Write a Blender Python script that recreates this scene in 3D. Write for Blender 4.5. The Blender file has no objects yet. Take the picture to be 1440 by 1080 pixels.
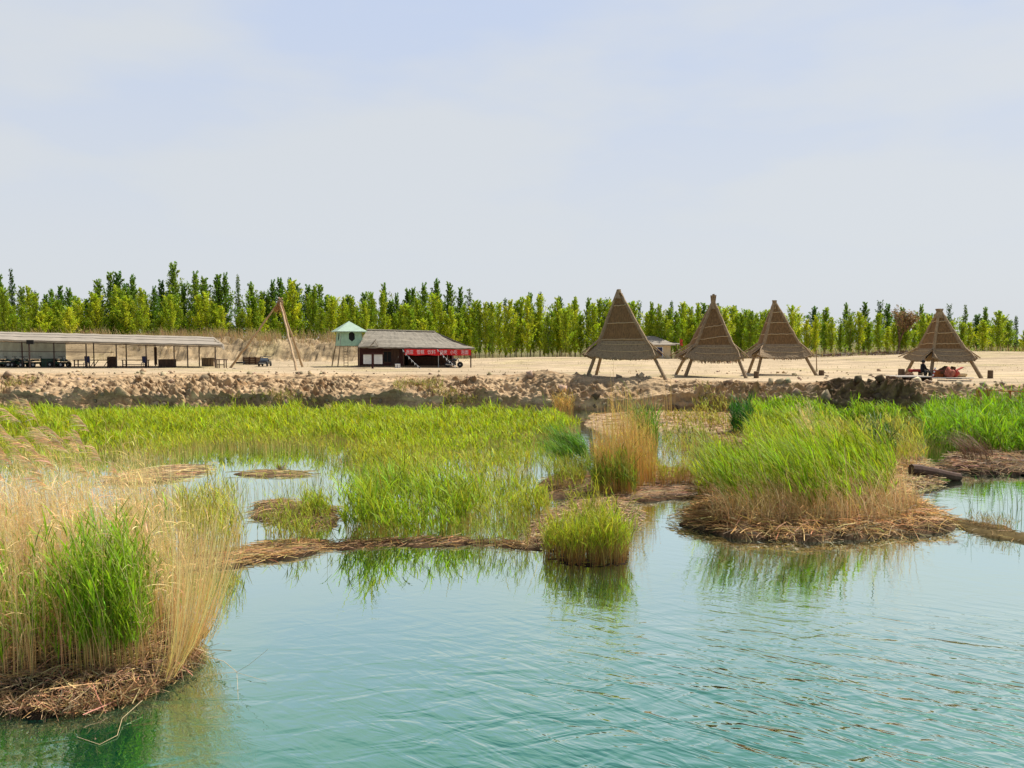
import bpy, math, random
import numpy as np
from mathutils import Vector

R = np.random.default_rng(11)
random.seed(5)
C = bpy.context.scene.collection
scene = bpy.context.scene
PI = math.pi

# ------------------------------------------------------------------ camera
CAMH = 4.5
F = 1080.0
TH = math.atan(60.0 / F)
cam_d = bpy.data.cameras.new("camera")
cam = bpy.data.objects.new("camera", cam_d)
C.objects.link(cam)
cam.location = (0, 0, CAMH)
cam.rotation_euler = (PI / 2 - TH, 0, 0)
cam_d.sensor_width = 36
cam_d.lens = 36 * F / 1440
cam_d.clip_start = 0.1
cam_d.clip_end = 8000
scene.camera = cam
ct, st = math.cos(TH), math.sin(TH)


def ray(px, py):
    x = (px - 720) / F
    v = (540 - py) / F
    return Vector((x, ct + v * st, v * ct - st))


def G(px, py, z=0.0):
    d = ray(px, py)
    return Vector((0, 0, CAMH)) + d * ((z - CAMH) / d.z)


def at(px, py, Y):
    d = ray(px, py)
    return Vector((0, 0, CAMH)) + d * (Y / d.y)


PZ = 1.95          # level of the sand plain above the water

# ------------------------------------------------------------------ noise
_T = np.random.default_rng(3).random((64, 64, 64)).astype(np.float32)


def vnoise(x, y, z):
    xi, yi, zi = np.floor(x).astype(int), np.floor(y).astype(int), np.floor(z).astype(int)
    fx, fy, fz = x - xi, y - yi, z - zi
    fx, fy, fz = [f * f * (3 - 2 * f) for f in (fx, fy, fz)]
    r = 0
    for dx in (0, 1):
        for dy in (0, 1):
            for dz in (0, 1):
                w = (fx if dx else 1 - fx) * (fy if dy else 1 - fy) * (fz if dz else 1 - fz)
                r = r + w * _T[(xi + dx) % 64, (yi + dy) % 64, (zi + dz) % 64]
    return r * 2 - 1


def fbm(x, y, z, o=4):
    a, s, t = 1.0, 0, 0
    for i in range(o):
        s = s + a * vnoise(x + 17.3 * i, y + 5.1 * i, z + 9.7 * i)
        t += a
        a *= 0.5
        x, y, z = x * 2.03, y * 2.03, z * 2.03
    return s / t


def sstep(a, b, x):
    t = np.clip((x - a) / (b - a), 0, 1)
    return t * t * (3 - 2 * t)


# ------------------------------------------------------------------ materials
def new_mat(name):
    m = bpy.data.materials.new(name)
    m.use_nodes = True
    nt = m.node_tree
    nt.nodes.clear()
    out = nt.nodes.new("ShaderNodeOutputMaterial")
    return m, nt, out


def N(nt, t, **kw):
    n = nt.nodes.new(t)
    for k, v in kw.items():
        if k.startswith("i_"):
            n.inputs[k[2:].replace("_", " ")].default_value = v
        else:
            setattr(n, k, v)
    return n


def simple(name, col, rough=0.8, scale=6.0, var=0.25, stretch=(1, 1, 1), bump=0.0, metal=0.0, spec=0.3):
    """plain weathered surface: base colour broken by noise in object space"""
    m, nt, out = new_mat(name)
    L = nt.links.new
    tc = N(nt, "ShaderNodeTexCoord")
    mp = N(nt, "ShaderNodeMapping")
    mp.inputs["Scale"].default_value = stretch
    L(tc.outputs["Object"], mp.inputs["Vector"])
    nz = N(nt, "ShaderNodeTexNoise", i_Scale=scale, i_Detail=6.0, i_Roughness=0.65)
    L(mp.outputs[0], nz.inputs["Vector"])
    ramp = N(nt, "ShaderNodeMapRange")
    ramp.inputs["From Min"].default_value = 0.3
    ramp.inputs["From Max"].default_value = 0.7
    ramp.inputs["To Min"].default_value = 1 - var
    ramp.inputs["To Max"].default_value = 1 + var
    L(nz.outputs["Fac"], ramp.inputs["Value"])
    mul = N(nt, "ShaderNodeVectorMath", operation="SCALE")
    mul.inputs[0].default_value = col[:3]
    L(ramp.outputs[0], mul.inputs["Scale"])
    b = N(nt, "ShaderNodeBsdfPrincipled", i_Roughness=rough, i_Metallic=metal)
    b.inputs["Specular IOR Level"].default_value = spec
    L(mul.outputs[0], b.inputs["Base Color"])
    if bump:
        bp = N(nt, "ShaderNodeBump", i_Strength=bump, i_Distance=0.05)
        L(nz.outputs["Fac"], bp.inputs["Height"])
        L(bp.outputs[0], b.inputs["Normal"])
    L(b.outputs[0], out.inputs[0])
    return m


def leafy(name, trans=0.35, rnd=0.0, tint=(1, 1, 1), rough=0.55, spec=0.25):
    """blades and leaves: vertex colour 'Col' (each blade's own colour), part of the light passes through"""
    m, nt, out = new_mat(name)
    L = nt.links.new
    at_ = N(nt, "ShaderNodeAttribute", attribute_name="Col")
    mul = N(nt, "ShaderNodeVectorMath", operation="MULTIPLY")
    mul.inputs[1].default_value = tint
    L(at_.outputs["Color"], mul.inputs[0])
    src = mul.outputs[0]
    if rnd:
        oi = N(nt, "ShaderNodeObjectInfo")
        hs = N(nt, "ShaderNodeHueSaturation")
        mr = N(nt, "ShaderNodeMapRange")
        mr.inputs["To Min"].default_value = 0.5 - 0.035 * rnd
        mr.inputs["To Max"].default_value = 0.5 + 0.03 * rnd
        L(oi.outputs["Random"], mr.inputs["Value"])
        L(mr.outputs[0], hs.inputs["Hue"])
        mr2 = N(nt, "ShaderNodeMapRange")
        mr2.inputs["To Min"].default_value = 1.25
        mr2.inputs["To Max"].default_value = 0.75
        L(oi.outputs["Random"], mr2.inputs["Value"])
        L(mr2.outputs[0], hs.inputs["Value"])
        L(src, hs.inputs["Color"])
        src = hs.outputs[0]
    b = N(nt, "ShaderNodeBsdfPrincipled", i_Roughness=rough)
    b.inputs["Specular IOR Level"].default_value = spec
    L(src, b.inputs["Base Color"])
    t = N(nt, "ShaderNodeBsdfTranslucent")
    L(src, t.inputs["Color"])
    mx = N(nt, "ShaderNodeMixShader", i_Fac=trans)
    L(b.outputs[0], mx.inputs[1])
    L(t.outputs[0], mx.inputs[2])
    L(mx.outputs[0], out.inputs[0])
    return m


M_green = leafy("reed_leaf", 0.45, tint=(1.32, 1.22, .95))
M_dry = leafy("dry_reed", 0.28, tint=(1.12, 1.06, .95))
M_poplar = leafy("poplar_leaf", 0.45, rnd=.55, tint=(1.1, 1.08, 1.2))
M_mat = leafy("dead_reed_mat", 0.0, rough=0.9, spec=0.1)

M_wood = simple("weathered_wood", (0.27, 0.19, 0.11), 0.85, 9, 0.35, (1, 1, 0.25), 0.4)
M_pole = simple("peeled_log", (0.42, 0.29, 0.16), 0.8, 7, 0.35, (1, 1, 0.3), 0.4)
M_darkwood = simple("dark_wood", (0.075, 0.04, 0.025), 0.8, 9, 0.4, (1, 1, 0.2), 0.3)
M_redwood = simple("dark_red_boards", (0.062, 0.018, 0.014), 0.75, 8, 0.45, (6, 6, 0.4), 0.3)
M_post = simple("rusty_post", (0.055, 0.035, 0.028), 0.7, 12, 0.4)
M_roofgrey = simple("grey_roof_sheet", (0.24, 0.21, 0.16), 0.9, 3, 0.35, (0.5, 3, 3), 0.5)
M_roofmat = simple("pale_reed_roof", (0.31, 0.265, 0.205), 0.9, 2.2, 0.3, (0.35, 4, 4), 0.5)
M_thatch = simple("brown_thatch", (0.205, 0.115, 0.047), 0.95, 5, 0.5, (3.2, 3.2, 0.35), 0.7)
M_skirt = simple("grey_thatch", (0.285, 0.205, 0.12), 0.95, 6, 0.45, (2.4, 2.4, 1.0), 0.8)
M_ridge = simple("reed_roll", (0.31, 0.215, 0.12), 0.9, 8, 0.45, (1, 1, 0.6), 0.6)
M_cord = simple("pale_batten", (0.56, 0.41, 0.23), 0.8, 8, 0.2)
M_mint = simple("mint_paint", (0.34, 0.52, 0.36), 0.55, 3, 0.16)
M_mintroof = simple("pale_mint_roof", (0.31, 0.41, 0.31), 0.55, 3, 0.15)
M_black = simple("black_void", (0.012, 0.012, 0.012), 0.8, 5, 0.3)
M_blackpaint = simple("black_paint", (0.016, 0.016, 0.018), 0.35, 5, 0.2, spec=0.5)
M_rubber = simple("rubber", (0.02, 0.02, 0.02), 0.85, 9, 0.2)
M_white = simple("white_paint", (0.74, 0.74, 0.72), 0.6, 4, 0.07)
M_red = simple("red_cloth", (0.66, 0.02, 0.02), 0.75, 2, 0.15)
M_letter = simple("white_lettering", (0.85, 0.70, 0.70), 0.7, 2, 0.05)
M_redpaint = simple("red_paint", (0.42, 0.05, 0.035), 0.7, 6, 0.25)
M_salmon = simple("faded_red_cloth", (0.40, 0.13, 0.085), 0.85, 7, 0.3)
M_brownrug = simple("brown_rug", (0.16, 0.08, 0.04), 0.95, 8, 0.4)
M_rust = simple("rust_orange", (0.50, 0.15, 0.04), 0.8, 8, 0.35)
M_stump = simple("stump_bark", (0.13, 0.085, 0.05), 0.9, 9, 0.4, (1, 1, .4), .4)
M_scrap = simple("brown_scraps", (0.36, 0.17, 0.06), 0.9, 8, 0.35)
M_green_p = simple("dark_green_paint", (0.018, 0.06, 0.035), 0.5, 6, 0.35, spec=0.4)
M_green_l = simple("faded_green_paint", (0.19, 0.28, 0.16), 0.7, 5, 0.2)
M_tarp = simple("pale_green_tarp", (0.74, 0.80, 0.72), 0.6, 1.6, 0.22, (1, 1, 0.5), 0.3)
M_blue = simple("dark_blue_paint", (0.012, 0.02, 0.075), 0.5, 4, 0.2)
M_mud = simple("yellow_mud_wall", (0.58, 0.47, 0.29), 0.95, 3, 0.12, (1, 1, 1), 0.2)
M_metal = simple("galvanised_metal", (0.45, 0.45, 0.43), 0.45, 6, 0.2, metal=0.6)
M_cloth = simple("black_clothing", (0.012, 0.012, 0.015), 0.9, 8, 0.3)
M_skin = simple("skin", (0.36, 0.2, 0.13), 0.6, 8, 0.1)
M_glass = simple("dim_glass", (0.25, 0.29, 0.31), 0.12, 3, 0.1, spec=0.6)


# ------------------------------------------------------------------ object helpers
def tag(o, label=None, cat=None, group=None, kind=None):
    if label: o["label"] = label
    if cat: o["category"] = cat
    if group: o["group"] = group
    if kind: o["kind"] = kind
    return o


def thing(name, loc, label, cat, group=None):
    o = bpy.data.objects.new(name, None)
    C.objects.link(o)
    o.location = loc
    o.empty_display_size = 0.3
    return tag(o, label, cat, group)


def root_loc(o):
    p = Vector((0, 0, 0))
    while o is not None:
        p = p + o.location
        o = o.parent
    return p


class MB:
    """collects shapes given in world coordinates; build() links them as ONE mesh"""

    def __init__(s):
        s.v, s.f = [], []

    def add(s, vs, fs):
        o = len(s.v)
        s.v += [tuple(v) for v in vs]
        s.f += [tuple(i + o for i in f) for f in fs]

    def box(s, c, size, rz=0.0, rx=0.0, ry=0.0):
        from mathutils import Euler
        m = Euler((rx, ry, rz)).to_matrix()
        c = Vector(c)
        vs = []
        for k in range(8):
            p = Vector(((k & 1) - .5, ((k >> 1) & 1) - .5, ((k >> 2) & 1) - .5))
            vs.append(c + m @ Vector((p.x * size[0], p.y * size[1], p.z * size[2])))
        s.add(vs, [(0, 2, 3, 1), (4, 5, 7, 6), (0, 1, 5, 4), (2, 6, 7, 3), (0, 4, 6, 2), (1, 3, 7, 5)])
        return s

    def bar(s, p, q, r, r2=None, n=6, wob=0.0, segs=1):
        p, q = Vector(p), Vector(q)
        r2 = r if r2 is None else r2
        d = (q - p)
        L = d.length
        d.normalize()
        a = d.orthogonal().normalized()
        b = d.cross(a)
        vs = []
        for k in range(segs + 1):
            t = k / segs
            c = p.lerp(q, t)
            if wob and 0 < k < segs:
                c = c + a * random.uniform(-wob, wob) + b * random.uniform(-wob, wob)
            rr = r + (r2 - r) * t
            if segs > 1: rr *= random.uniform(0.92, 1.08)
            for i in range(n):
                an = 2 * PI * i / n
                vs.append(c + a * (math.cos(an) * rr) + b * (math.sin(an) * rr))
        fs = []
        for k in range(segs):
            for i in range(n):
                j = (i + 1) % n
                fs.append((k * n + i, k * n + j, (k + 1) * n + j, (k + 1) * n + i))
        fs.append(tuple(range(n))[::-1])
        fs.append(tuple(segs * n + i for i in range(n)))
        s.add(vs, fs)
        return s

    def path(s, pts, r, n=5, taper=1.0):
        for i in range(len(pts) - 1):
            t0, t1 = i / (len(pts) - 1), (i + 1) / (len(pts) - 1)
            s.bar(pts[i], pts[i + 1], r * (1 - (1 - taper) * t0), r * (1 - (1 - taper) * t1), n)
        return s

    def slab(s, pts, th, up=(0, 0, 1)):
        """polygon with thickness"""
        up = Vector(up) * th
        n = len(pts)
        vs = [Vector(p) for p in pts] + [Vector(p) - up for p in pts]
        fs = [tuple(range(n)), tuple(range(2 * n - 1, n - 1, -1))]
        for i in range(n):
            j = (i + 1) % n
            fs.append((i, i + n, j + n, j))
        s.add(vs, fs)
        return s

    def lathe(s, c, prof, n=14, jit=0.0, axis=None):
        """prof: list of (r, h) along axis"""
        c = Vector(c)
        ax = Vector(axis or (0, 0, 1)).normalized()
        a = ax.orthogonal().normalized()
        b = ax.cross(a)
        vs = []
        for (r, h) in prof:
            for i in range(n):
                an = 2 * PI * i / n
                rr = r * (1 + random.uniform(-jit, jit))
                vs.append(c + ax * h + a * math.cos(an) * rr + b * math.sin(an) * rr)
        fs = []
        for k in range(len(prof) - 1):
            for i in range(n):
                j = (i + 1) % n
                fs.append((k * n + i, k * n + j, (k + 1) * n + j, (k + 1) * n + i))
        fs.append(tuple(range(n))[::-1])
        fs.append(tuple((len(prof) - 1) * n + i for i in range(n)))
        s.add(vs, fs)
        return s

    def build(s, name, mat, parent=None, smooth=False, bevel=0.0):
        off = root_loc(parent) if parent else Vector((0, 0, 0))
        me = bpy.data.meshes.new(name)
        me.from_pydata([tuple(Vector(v) - off) for v in s.v], [], s.f)
        me.materials.append(mat)
        me.validate()
        if smooth:
            me.polygons.foreach_set("use_smooth", [True] * len(me.polygons))
        me.update()
        o = bpy.data.objects.new(name, me)
        C.objects.link(o)
        if parent: o.parent = parent
        if bevel:
            b = o.modifiers.new("bevel", "BEVEL")
            b.width = bevel
            b.segments = 2
        return o


def np_mesh(name, V, Q, col=None, mat=None, parent=None, smooth=False, off=None):
    """fast quad mesh from arrays"""
    V = np.asarray(V, np.float32)
    Q = np.asarray(Q, np.int32)
    if parent is not None:
        V = V - np.array(root_loc(parent), np.float32)
    me = bpy.data.meshes.new(name)
    me.vertices.add(len(V))
    me.vertices.foreach_set("co", V.ravel())
    me.loops.add(Q.size)
    me.loops.foreach_set("vertex_index", Q.ravel())
    k = Q.shape[1]
    me.polygons.add(len(Q))
    me.polygons.foreach_set("loop_start", np.arange(0, Q.size, k, dtype=np.int32))
    me.polygons.foreach_set("loop_total", np.full(len(Q), k, np.int32))
    if smooth:
        me.polygons.foreach_set("use_smooth", np.ones(len(Q), bool))
    if col is not None:
        ca = me.color_attributes.new("Col", "FLOAT_COLOR", "POINT")
        c4 = np.ones((len(V), 4), np.float32)
        c4[:, :3] = np.clip(col, 0, 1)
        ca.data.foreach_set("color", c4.ravel())
    me.update(calc_edges=True)
    if mat: me.materials.append(mat)
    o = bpy.data.objects.new(name, me)
    C.objects.link(o)
    if parent is not None: o.parent = parent
    return o


# ------------------------------------------------------------------ blades
class Blades:
    def __init__(s):
        s.V, s.Q, s.K, s.n = [], [], [], 0

    def push(s, cen, side, wid, col):
        """cen (n,k,3) centre lines, side (n,3) or (n,k,3), wid (n,k), col (n,k,3)"""
        n, k, _ = cen.shape
        if side.ndim == 2: side = side[:, None, :]
        a = cen - side * wid[..., None] * .5
        b = cen + side * wid[..., None] * .5
        V = np.stack([a, b], 2).reshape(n * k * 2, 3)
        K = np.repeat(col[:, :, None, :], 2, 2).reshape(n * k * 2, 3)
        base = (np.arange(n) * k * 2)[:, None] + np.arange(k - 1)[None, :] * 2
        base = base.reshape(-1)
        Q = np.stack([base, base + 1, base + 3, base + 2], 1) + s.n
        s.V.append(V); s.K.append(K); s.Q.append(Q)
        s.n += len(V)

    def build(s, name, mat, parent=None):
        return np_mesh(name, np.concatenate(s.V), np.concatenate(s.Q), np.concatenate(s.K), mat, parent)


def stem_pts(base, H, ld, bend, t, pw=1.9):
    """points along leaning stems: base (n,3), H (n), ld (n,2), bend (n), t (n,k)"""
    lean = bend[:, None] * t ** pw
    z = t * np.sqrt(np.maximum(0.1, 1 - (bend[:, None] * t * 0.8) ** 2))
    return np.stack([base[:, 0:1] + ld[:, 0:1] * lean * H[:, None],
                     base[:, 1:2] + ld[:, 1:2] * lean * H[:, None],
                     base[:, 2:3] + z * H[:, None]], 2)


def wind(n, ang=PI, spread=0.9):
    a = R.normal(ang, spread, n)
    return np.stack([np.cos(a), np.sin(a)], 1)


def vary(c, n, v=0.34, hue=0.12):
    c = np.array(c)[None, :] * R.normal(1, v, (n, 1)).clip(.5, 1.7)
    return (c * R.normal(1, hue, (n, 3)).clip(.6, 1.5)).clip(0.002, .95)


def stalks(B, base, H, bend, w, c0, c1, seg=3, ang=PI, spread=0.9, ld=None, pw=1.9, tipw=0.35):
    n = len(base)
    if ld is None: ld = wind(n, ang, spread)
    t = np.linspace(0, 1, seg + 1)[None, :].repeat(n, 0)
    cen = stem_pts(base, H, ld, bend, t, pw)
    a = R.uniform(0, PI, n)
    side = np.stack([np.cos(a), np.sin(a) * .6, 0 * a], 1)
    wid = w[:, None] * (1 - (1 - tipw) * t)
    k0, k1 = vary(c0, n), vary(c1, n)
    col = k0[:, None] * (1 - t[..., None]) + k1[:, None] * t[..., None]
    B.push(cen, side, wid, col)
    return ld


def leaves(B, base, H, bend, ld, per, L, w, col, t0=(0.3, 0.98), elev=(45, 75), droop=0.35, seg=3, windb=0.5, tipc=None):
    """leaves growing from the stems"""
    n = len(base)
    idx = np.repeat(np.arange(n), per)
    m = len(idx)
    ts = R.uniform(t0[0], t0[1], m)
    st_ = stem_pts(base[idx], H[idx], ld[idx], bend[idx], ts[:, None])[:, 0]
    az = R.uniform(0, 2 * PI, m)
    out = np.stack([np.cos(az), np.sin(az)], 1) * (1 - windb) + ld[idx] * windb * R.uniform(.5, 1.3, m)[:, None]
    out /= np.linalg.norm(out, axis=1)[:, None] + 1e-6
    el = np.radians(R.uniform(elev[0], elev[1], m))
    LL = R.uniform(.6, 1.25, m) * (L[idx] if isinstance(L, np.ndarray) else L)
    s = np.linspace(0, 1, seg + 1)[None, :]
    hor = LL[:, None] * (s * np.cos(el)[:, None] + 0.35 * droop * s ** 2)
    ver = LL[:, None] * (s * np.sin(el)[:, None] - droop * R.uniform(.3, 1.5, m)[:, None] * s ** 2.2)
    cen = np.stack([st_[:, 0:1] + out[:, 0:1] * hor, st_[:, 1:2] + out[:, 1:2] * hor, st_[:, 2:3] + ver], 2)
    side = np.stack([-out[:, 1], out[:, 0], 0 * az], 1)
    tw = R.uniform(-.7, .7, m)
    side[:, 2] = tw
    side /= np.linalg.norm(side, axis=1)[:, None]
    prof = np.array([0.55, 1.0, 0.8, 0.45, 0.05]) if seg == 4 else (np.array([0.6, 1.0, .65, .05]) if seg == 3 else np.array([.7, 1.0, .06]))
    wid = R.uniform(.7, 1.3, m)[:, None] * w * prof[None, :]
    k = vary(col, m, .22) * R.choice([.38, .8, 1.0, 1.15], m, p=[.24, .2, .36, .2])[:, None]
    if tipc is not None:
        k2 = vary(tipc, m)
        cc = k[:, None] * (1 - s[..., None]) + k2[:, None] * s[..., None]
    else:
        cc = np.repeat(k[:, None], seg + 1, 1)
    B.push(cen, side, wid, cc)


def plumes(B, base, H, bend, ld, col, L=0.28, per=14, pw=1.9):
    n = len(base)
    idx = np.repeat(np.arange(n), per)
    m = len(idx)
    ts = R.uniform(0.9, 1.0, m)
    st_ = stem_pts(base[idx], H[idx], ld[idx], bend[idx], ts[:, None], pw)[:, 0]
    out = ld[idx] * R.uniform(.3, 1.2, m)[:, None] + R.normal(0, .35, (m, 2))
    LL = R.uniform(.4, 1.1, m) * L
    s = np.linspace(0, 1, 3)[None, :]
    cen = np.stack([st_[:, 0:1] + out[:, 0:1] * LL[:, None] * s, st_[:, 1:2] + out[:, 1:2] * LL[:, None] * s,
                    st_[:, 2:3] + LL[:, None] * (.35 * s - .55 * s ** 2)], 2)
    a = R.uniform(0, PI, m)
    side = np.stack([np.cos(a) * .5, np.sin(a) * .5, np.ones(m)], 1)
    side /= np.linalg.norm(side, axis=1)[:, None]
    wid = R.uniform(.006, .016, m)[:, None] * np.array([.6, 1, .2])[None, :]
    k = vary(col, m)
    B.push(cen, side, wid, np.repeat(k[:, None], 3, 1))


def litter(B, base, L, col, w=0.008, ang=None, spread=1.5, tilt=0.12, arch=0.08, seg=3):
    """dead stems lying about on a mat or on the water"""
    n = len(base)
    a = R.uniform(0, 2 * PI, n) if ang is None else R.normal(ang, spread, n)
    tl = R.normal(0, tilt, n)
    s = np.linspace(-.5, .5, seg + 1)[None, :]
    LL = R.uniform(.4, 1.3, n) * L
    cv = R.normal(0, .12, n)
    dx, dy = np.cos(a), np.sin(a)
    cen = np.stack([base[:, 0:1] + LL[:, None] * (dx[:, None] * s - dy[:, None] * cv[:, None] * s ** 2 * 2),
                    base[:, 1:2] + LL[:, None] * (dy[:, None] * s + dx[:, None] * cv[:, None] * s ** 2 * 2),
                    base[:, 2:3] + LL[:, None] * (tl[:, None] * s + arch * R.uniform(0, 1.6, n)[:, None] * (.25 - s ** 2))], 2)
    side = np.stack([-dy * .75, dx * .75, R.uniform(.3, 1, n)], 1)
    side /= np.linalg.norm(side, axis=1)[:, None]
    wid = np.repeat((R.uniform(.6, 1.5, n) * w)[:, None], seg + 1, 1)
    k = vary(col, n, .25) * R.choice([.3, .6, 1.0, 1.25], n, p=[.25, .25, .35, .15])[:, None]
    B.push(cen, side, wid, np.repeat(k[:, None], seg + 1, 1))


# ------------------------------------------------------------------ polygons on the water
def poly_w(pts, z=0.0):
    return np.array([[*G(px, py, z)][:2] for px, py in pts])


def inside(P, poly):
    x, y = P[:, 0], P[:, 1]
    r = np.zeros(len(P), bool)
    j = len(poly) - 1
    for i in range(len(poly)):
        xi, yi = poly[i]
        xj, yj = poly[j]
        c = ((yi > y) != (yj > y)) & (x < (xj - xi) * (y - yi) / (yj - yi + 1e-12) + xi)
        r ^= c
        j = i
    return r


def edge_dist(P, poly):
    d = np.full(len(P), 1e9)
    for i in range(len(poly)):
        a, b = poly[i], poly[(i + 1) % len(poly)]
        ab = b - a
        t = np.clip(((P - a) @ ab) / (ab @ ab + 1e-9), 0, 1)
        d = np.minimum(d, np.linalg.norm(P - (a + t[:, None] * ab), axis=1))
    return d


def scatter(poly, density=None, n=None, clump=0.0, scale=0.6, seed=0, ragged=0.0):
    lo, hi = poly.min(0), poly.max(0)
    area = np.prod(hi - lo)
    if n is None:
        A = 0.5 * abs(np.sum(poly[:, 0] * np.roll(poly[:, 1], -1) - poly[:, 1] * np.roll(poly[:, 0], -1)))
        n = int(A * density)
    out = []
    got = 0
    while got < n:
        P = R.uniform(lo, hi, (max(2000, n * 2), 2))
        ok = inside(P, poly)
        P = P[ok]
        if clump:
            f = fbm(P[:, 0] / scale + seed, P[:, 1] / scale, np.full(len(P), 3.7 + seed), 2)
            P = P[R.random(len(P)) < np.clip(.5 + f * 2.2 * clump + (1 - clump) * .5, 0.02, 1)]
        if ragged:
            d = edge_dist(P, poly)
            f = .5 + .5 * vnoise(P[:, 0] * 1.7 + 3, P[:, 1] * 1.7, np.full(len(P), 8.1 + seed))
            P = P[d > ragged * f]
        out.append(P)
        got += len(P)
    return np.concatenate(out)[:n]


def mat_mound(name, poly, hgt, mat, parent, col, seed=0, res=0.05, under=0.12, rim=0.35):
    """low mound of rotten reed and peat: a filled dome over a polygon"""
    lo, hi = poly.min(0) - .1, poly.max(0) + .1
    nx, ny = [max(6, int((hi[i] - lo[i]) / res)) for i in (0, 1)]
    X, Y = np.meshgrid(np.linspace(lo[0], hi[0], nx), np.linspace(lo[1], hi[1], ny))
    P = np.stack([X.ravel(), Y.ravel()], 1)
    ins = inside(P, poly)
    d = edge_dist(P, poly)
    d = np.where(ins, d, -d)
    nz = fbm(P[:, 0] * 2.2 + seed, P[:, 1] * 2.2, np.full(len(P), 1.3), 4)
    d = d + nz * rim * .6
    prof = np.sqrt(np.clip(d / rim, 0, 1))
    z = hgt * prof * (1 + .5 * nz) + .03 * fbm(P[:, 0] * 9, P[:, 1] * 9, np.full(len(P), 2.0), 3) * (d > 0) - .01
    z = np.where(d > 0, z, -under)
    V = np.stack([P[:, 0], P[:, 1], z], 1)
    i = np.arange(nx * ny).reshape(ny, nx)
    Q = np.stack([i[:-1, :-1], i[:-1, 1:], i[1:, 1:], i[1:, :-1]], 2).reshape(-1, 4)
    keep = (d[Q] > -.25).any(1)
    Q = Q[keep]
    used = np.unique(Q)
    remap = np.full(len(V), -1)
    remap[used] = np.arange(len(used))
    nn = fbm(P[:, 0] * 6, P[:, 1] * 6, np.full(len(P), 5.5), 3)
    K = np.array(col)[None] * (1 + .7 * nn[:, None])
    o = np_mesh(name, V[used], remap[Q], K[used], mat, parent, smooth=True)

    def hfun(p):
        dd = edge_dist(p, poly)
        n2 = fbm(p[:, 0] * 2.2 + seed, p[:, 1] * 2.2, np.full(len(p), 1.3), 4)
        dd = np.where(inside(p, poly), dd, -dd) + n2 * rim * .6
        return np.where(dd > 0, hgt * np.sqrt(np.clip(dd / rim, 0, 1)) * (1 + .5 * n2), 0)
    return o, hfun


def with_z(P, z):
    return np.concatenate([P, (np.zeros(len(P)) + z)[:, None]], 1)


# ------------------------------------------------------------------ ground
def interp(x, pts):
    return np.interp(x, [p[0] for p in pts], [p[1] for p in pts])


def yfoot(x):
    return interp(x, [(-70, 53.5), (-20, 53), (0, 52.2), (4.2, 50.5), (8, 48.8), (14.5, 47.5), (17.5, 46), (21, 44.5), (30, 43.5), (60, 43)]) \
        + .5 * vnoise(x * .35, x * 0 + 3.3, x * 0 + 1.1) + .25 * vnoise(x * 1.1, x * 0 + 9.3, x * 0)


def swidth(x):
    return interp(x, [(-70, 9), (-25, 9.5), (-4, 7.5), (5, 4.5), (12, 3.5), (18, 2.0), (30, 2.2), (60, 3)])


def face_h(x):
    return interp(x, [(-70, .75), (-20, .85), (0, .9), (8, 1.1), (15, 1.0), (19, 1.1), (24, 1.1), (30, .7)]) * (1 + .35 * vnoise(x * .5, x * 0, x * 0 + 7))


def plain_z(x, y):
    z = PZ + .05 * fbm(x * .25, y * .25, x * 0, 3)
    edge = sstep(-8, -26, x) + 0 * y
    crest = 2.55 * edge * (1 + .13 * vnoise(x * .16, x * 0 + .5, x * 0))
    prof = sstep(96.5, 101.5, y) * (1 - .5 * sstep(106, 125, y))
    z = z + crest * prof
    z = z + edge * sstep(96, 98, y) * (1 - sstep(104, 107, y)) * (.8 * fbm(x * .7, y * .7, x * 0 + 4, 4) + .75 * (np.abs(fbm(x * 1.5, y * 1.3, x * 0 + 8, 3)) - .2))
    dune = np.exp(-((x - 68) / 24.0) ** 2) * sstep(80, 100, y) * (1 - .6 * sstep(108, 125, y))
    z = z + 1.15 * dune
    z = z + .5 * np.exp(-((x - 6) / 14) ** 2 - ((y - 100) / 9) ** 2)
    return z


def ground_z(x, y):
    return float(plain_z(np.array([float(x)]), np.array([float(y)]))[0])


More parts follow.
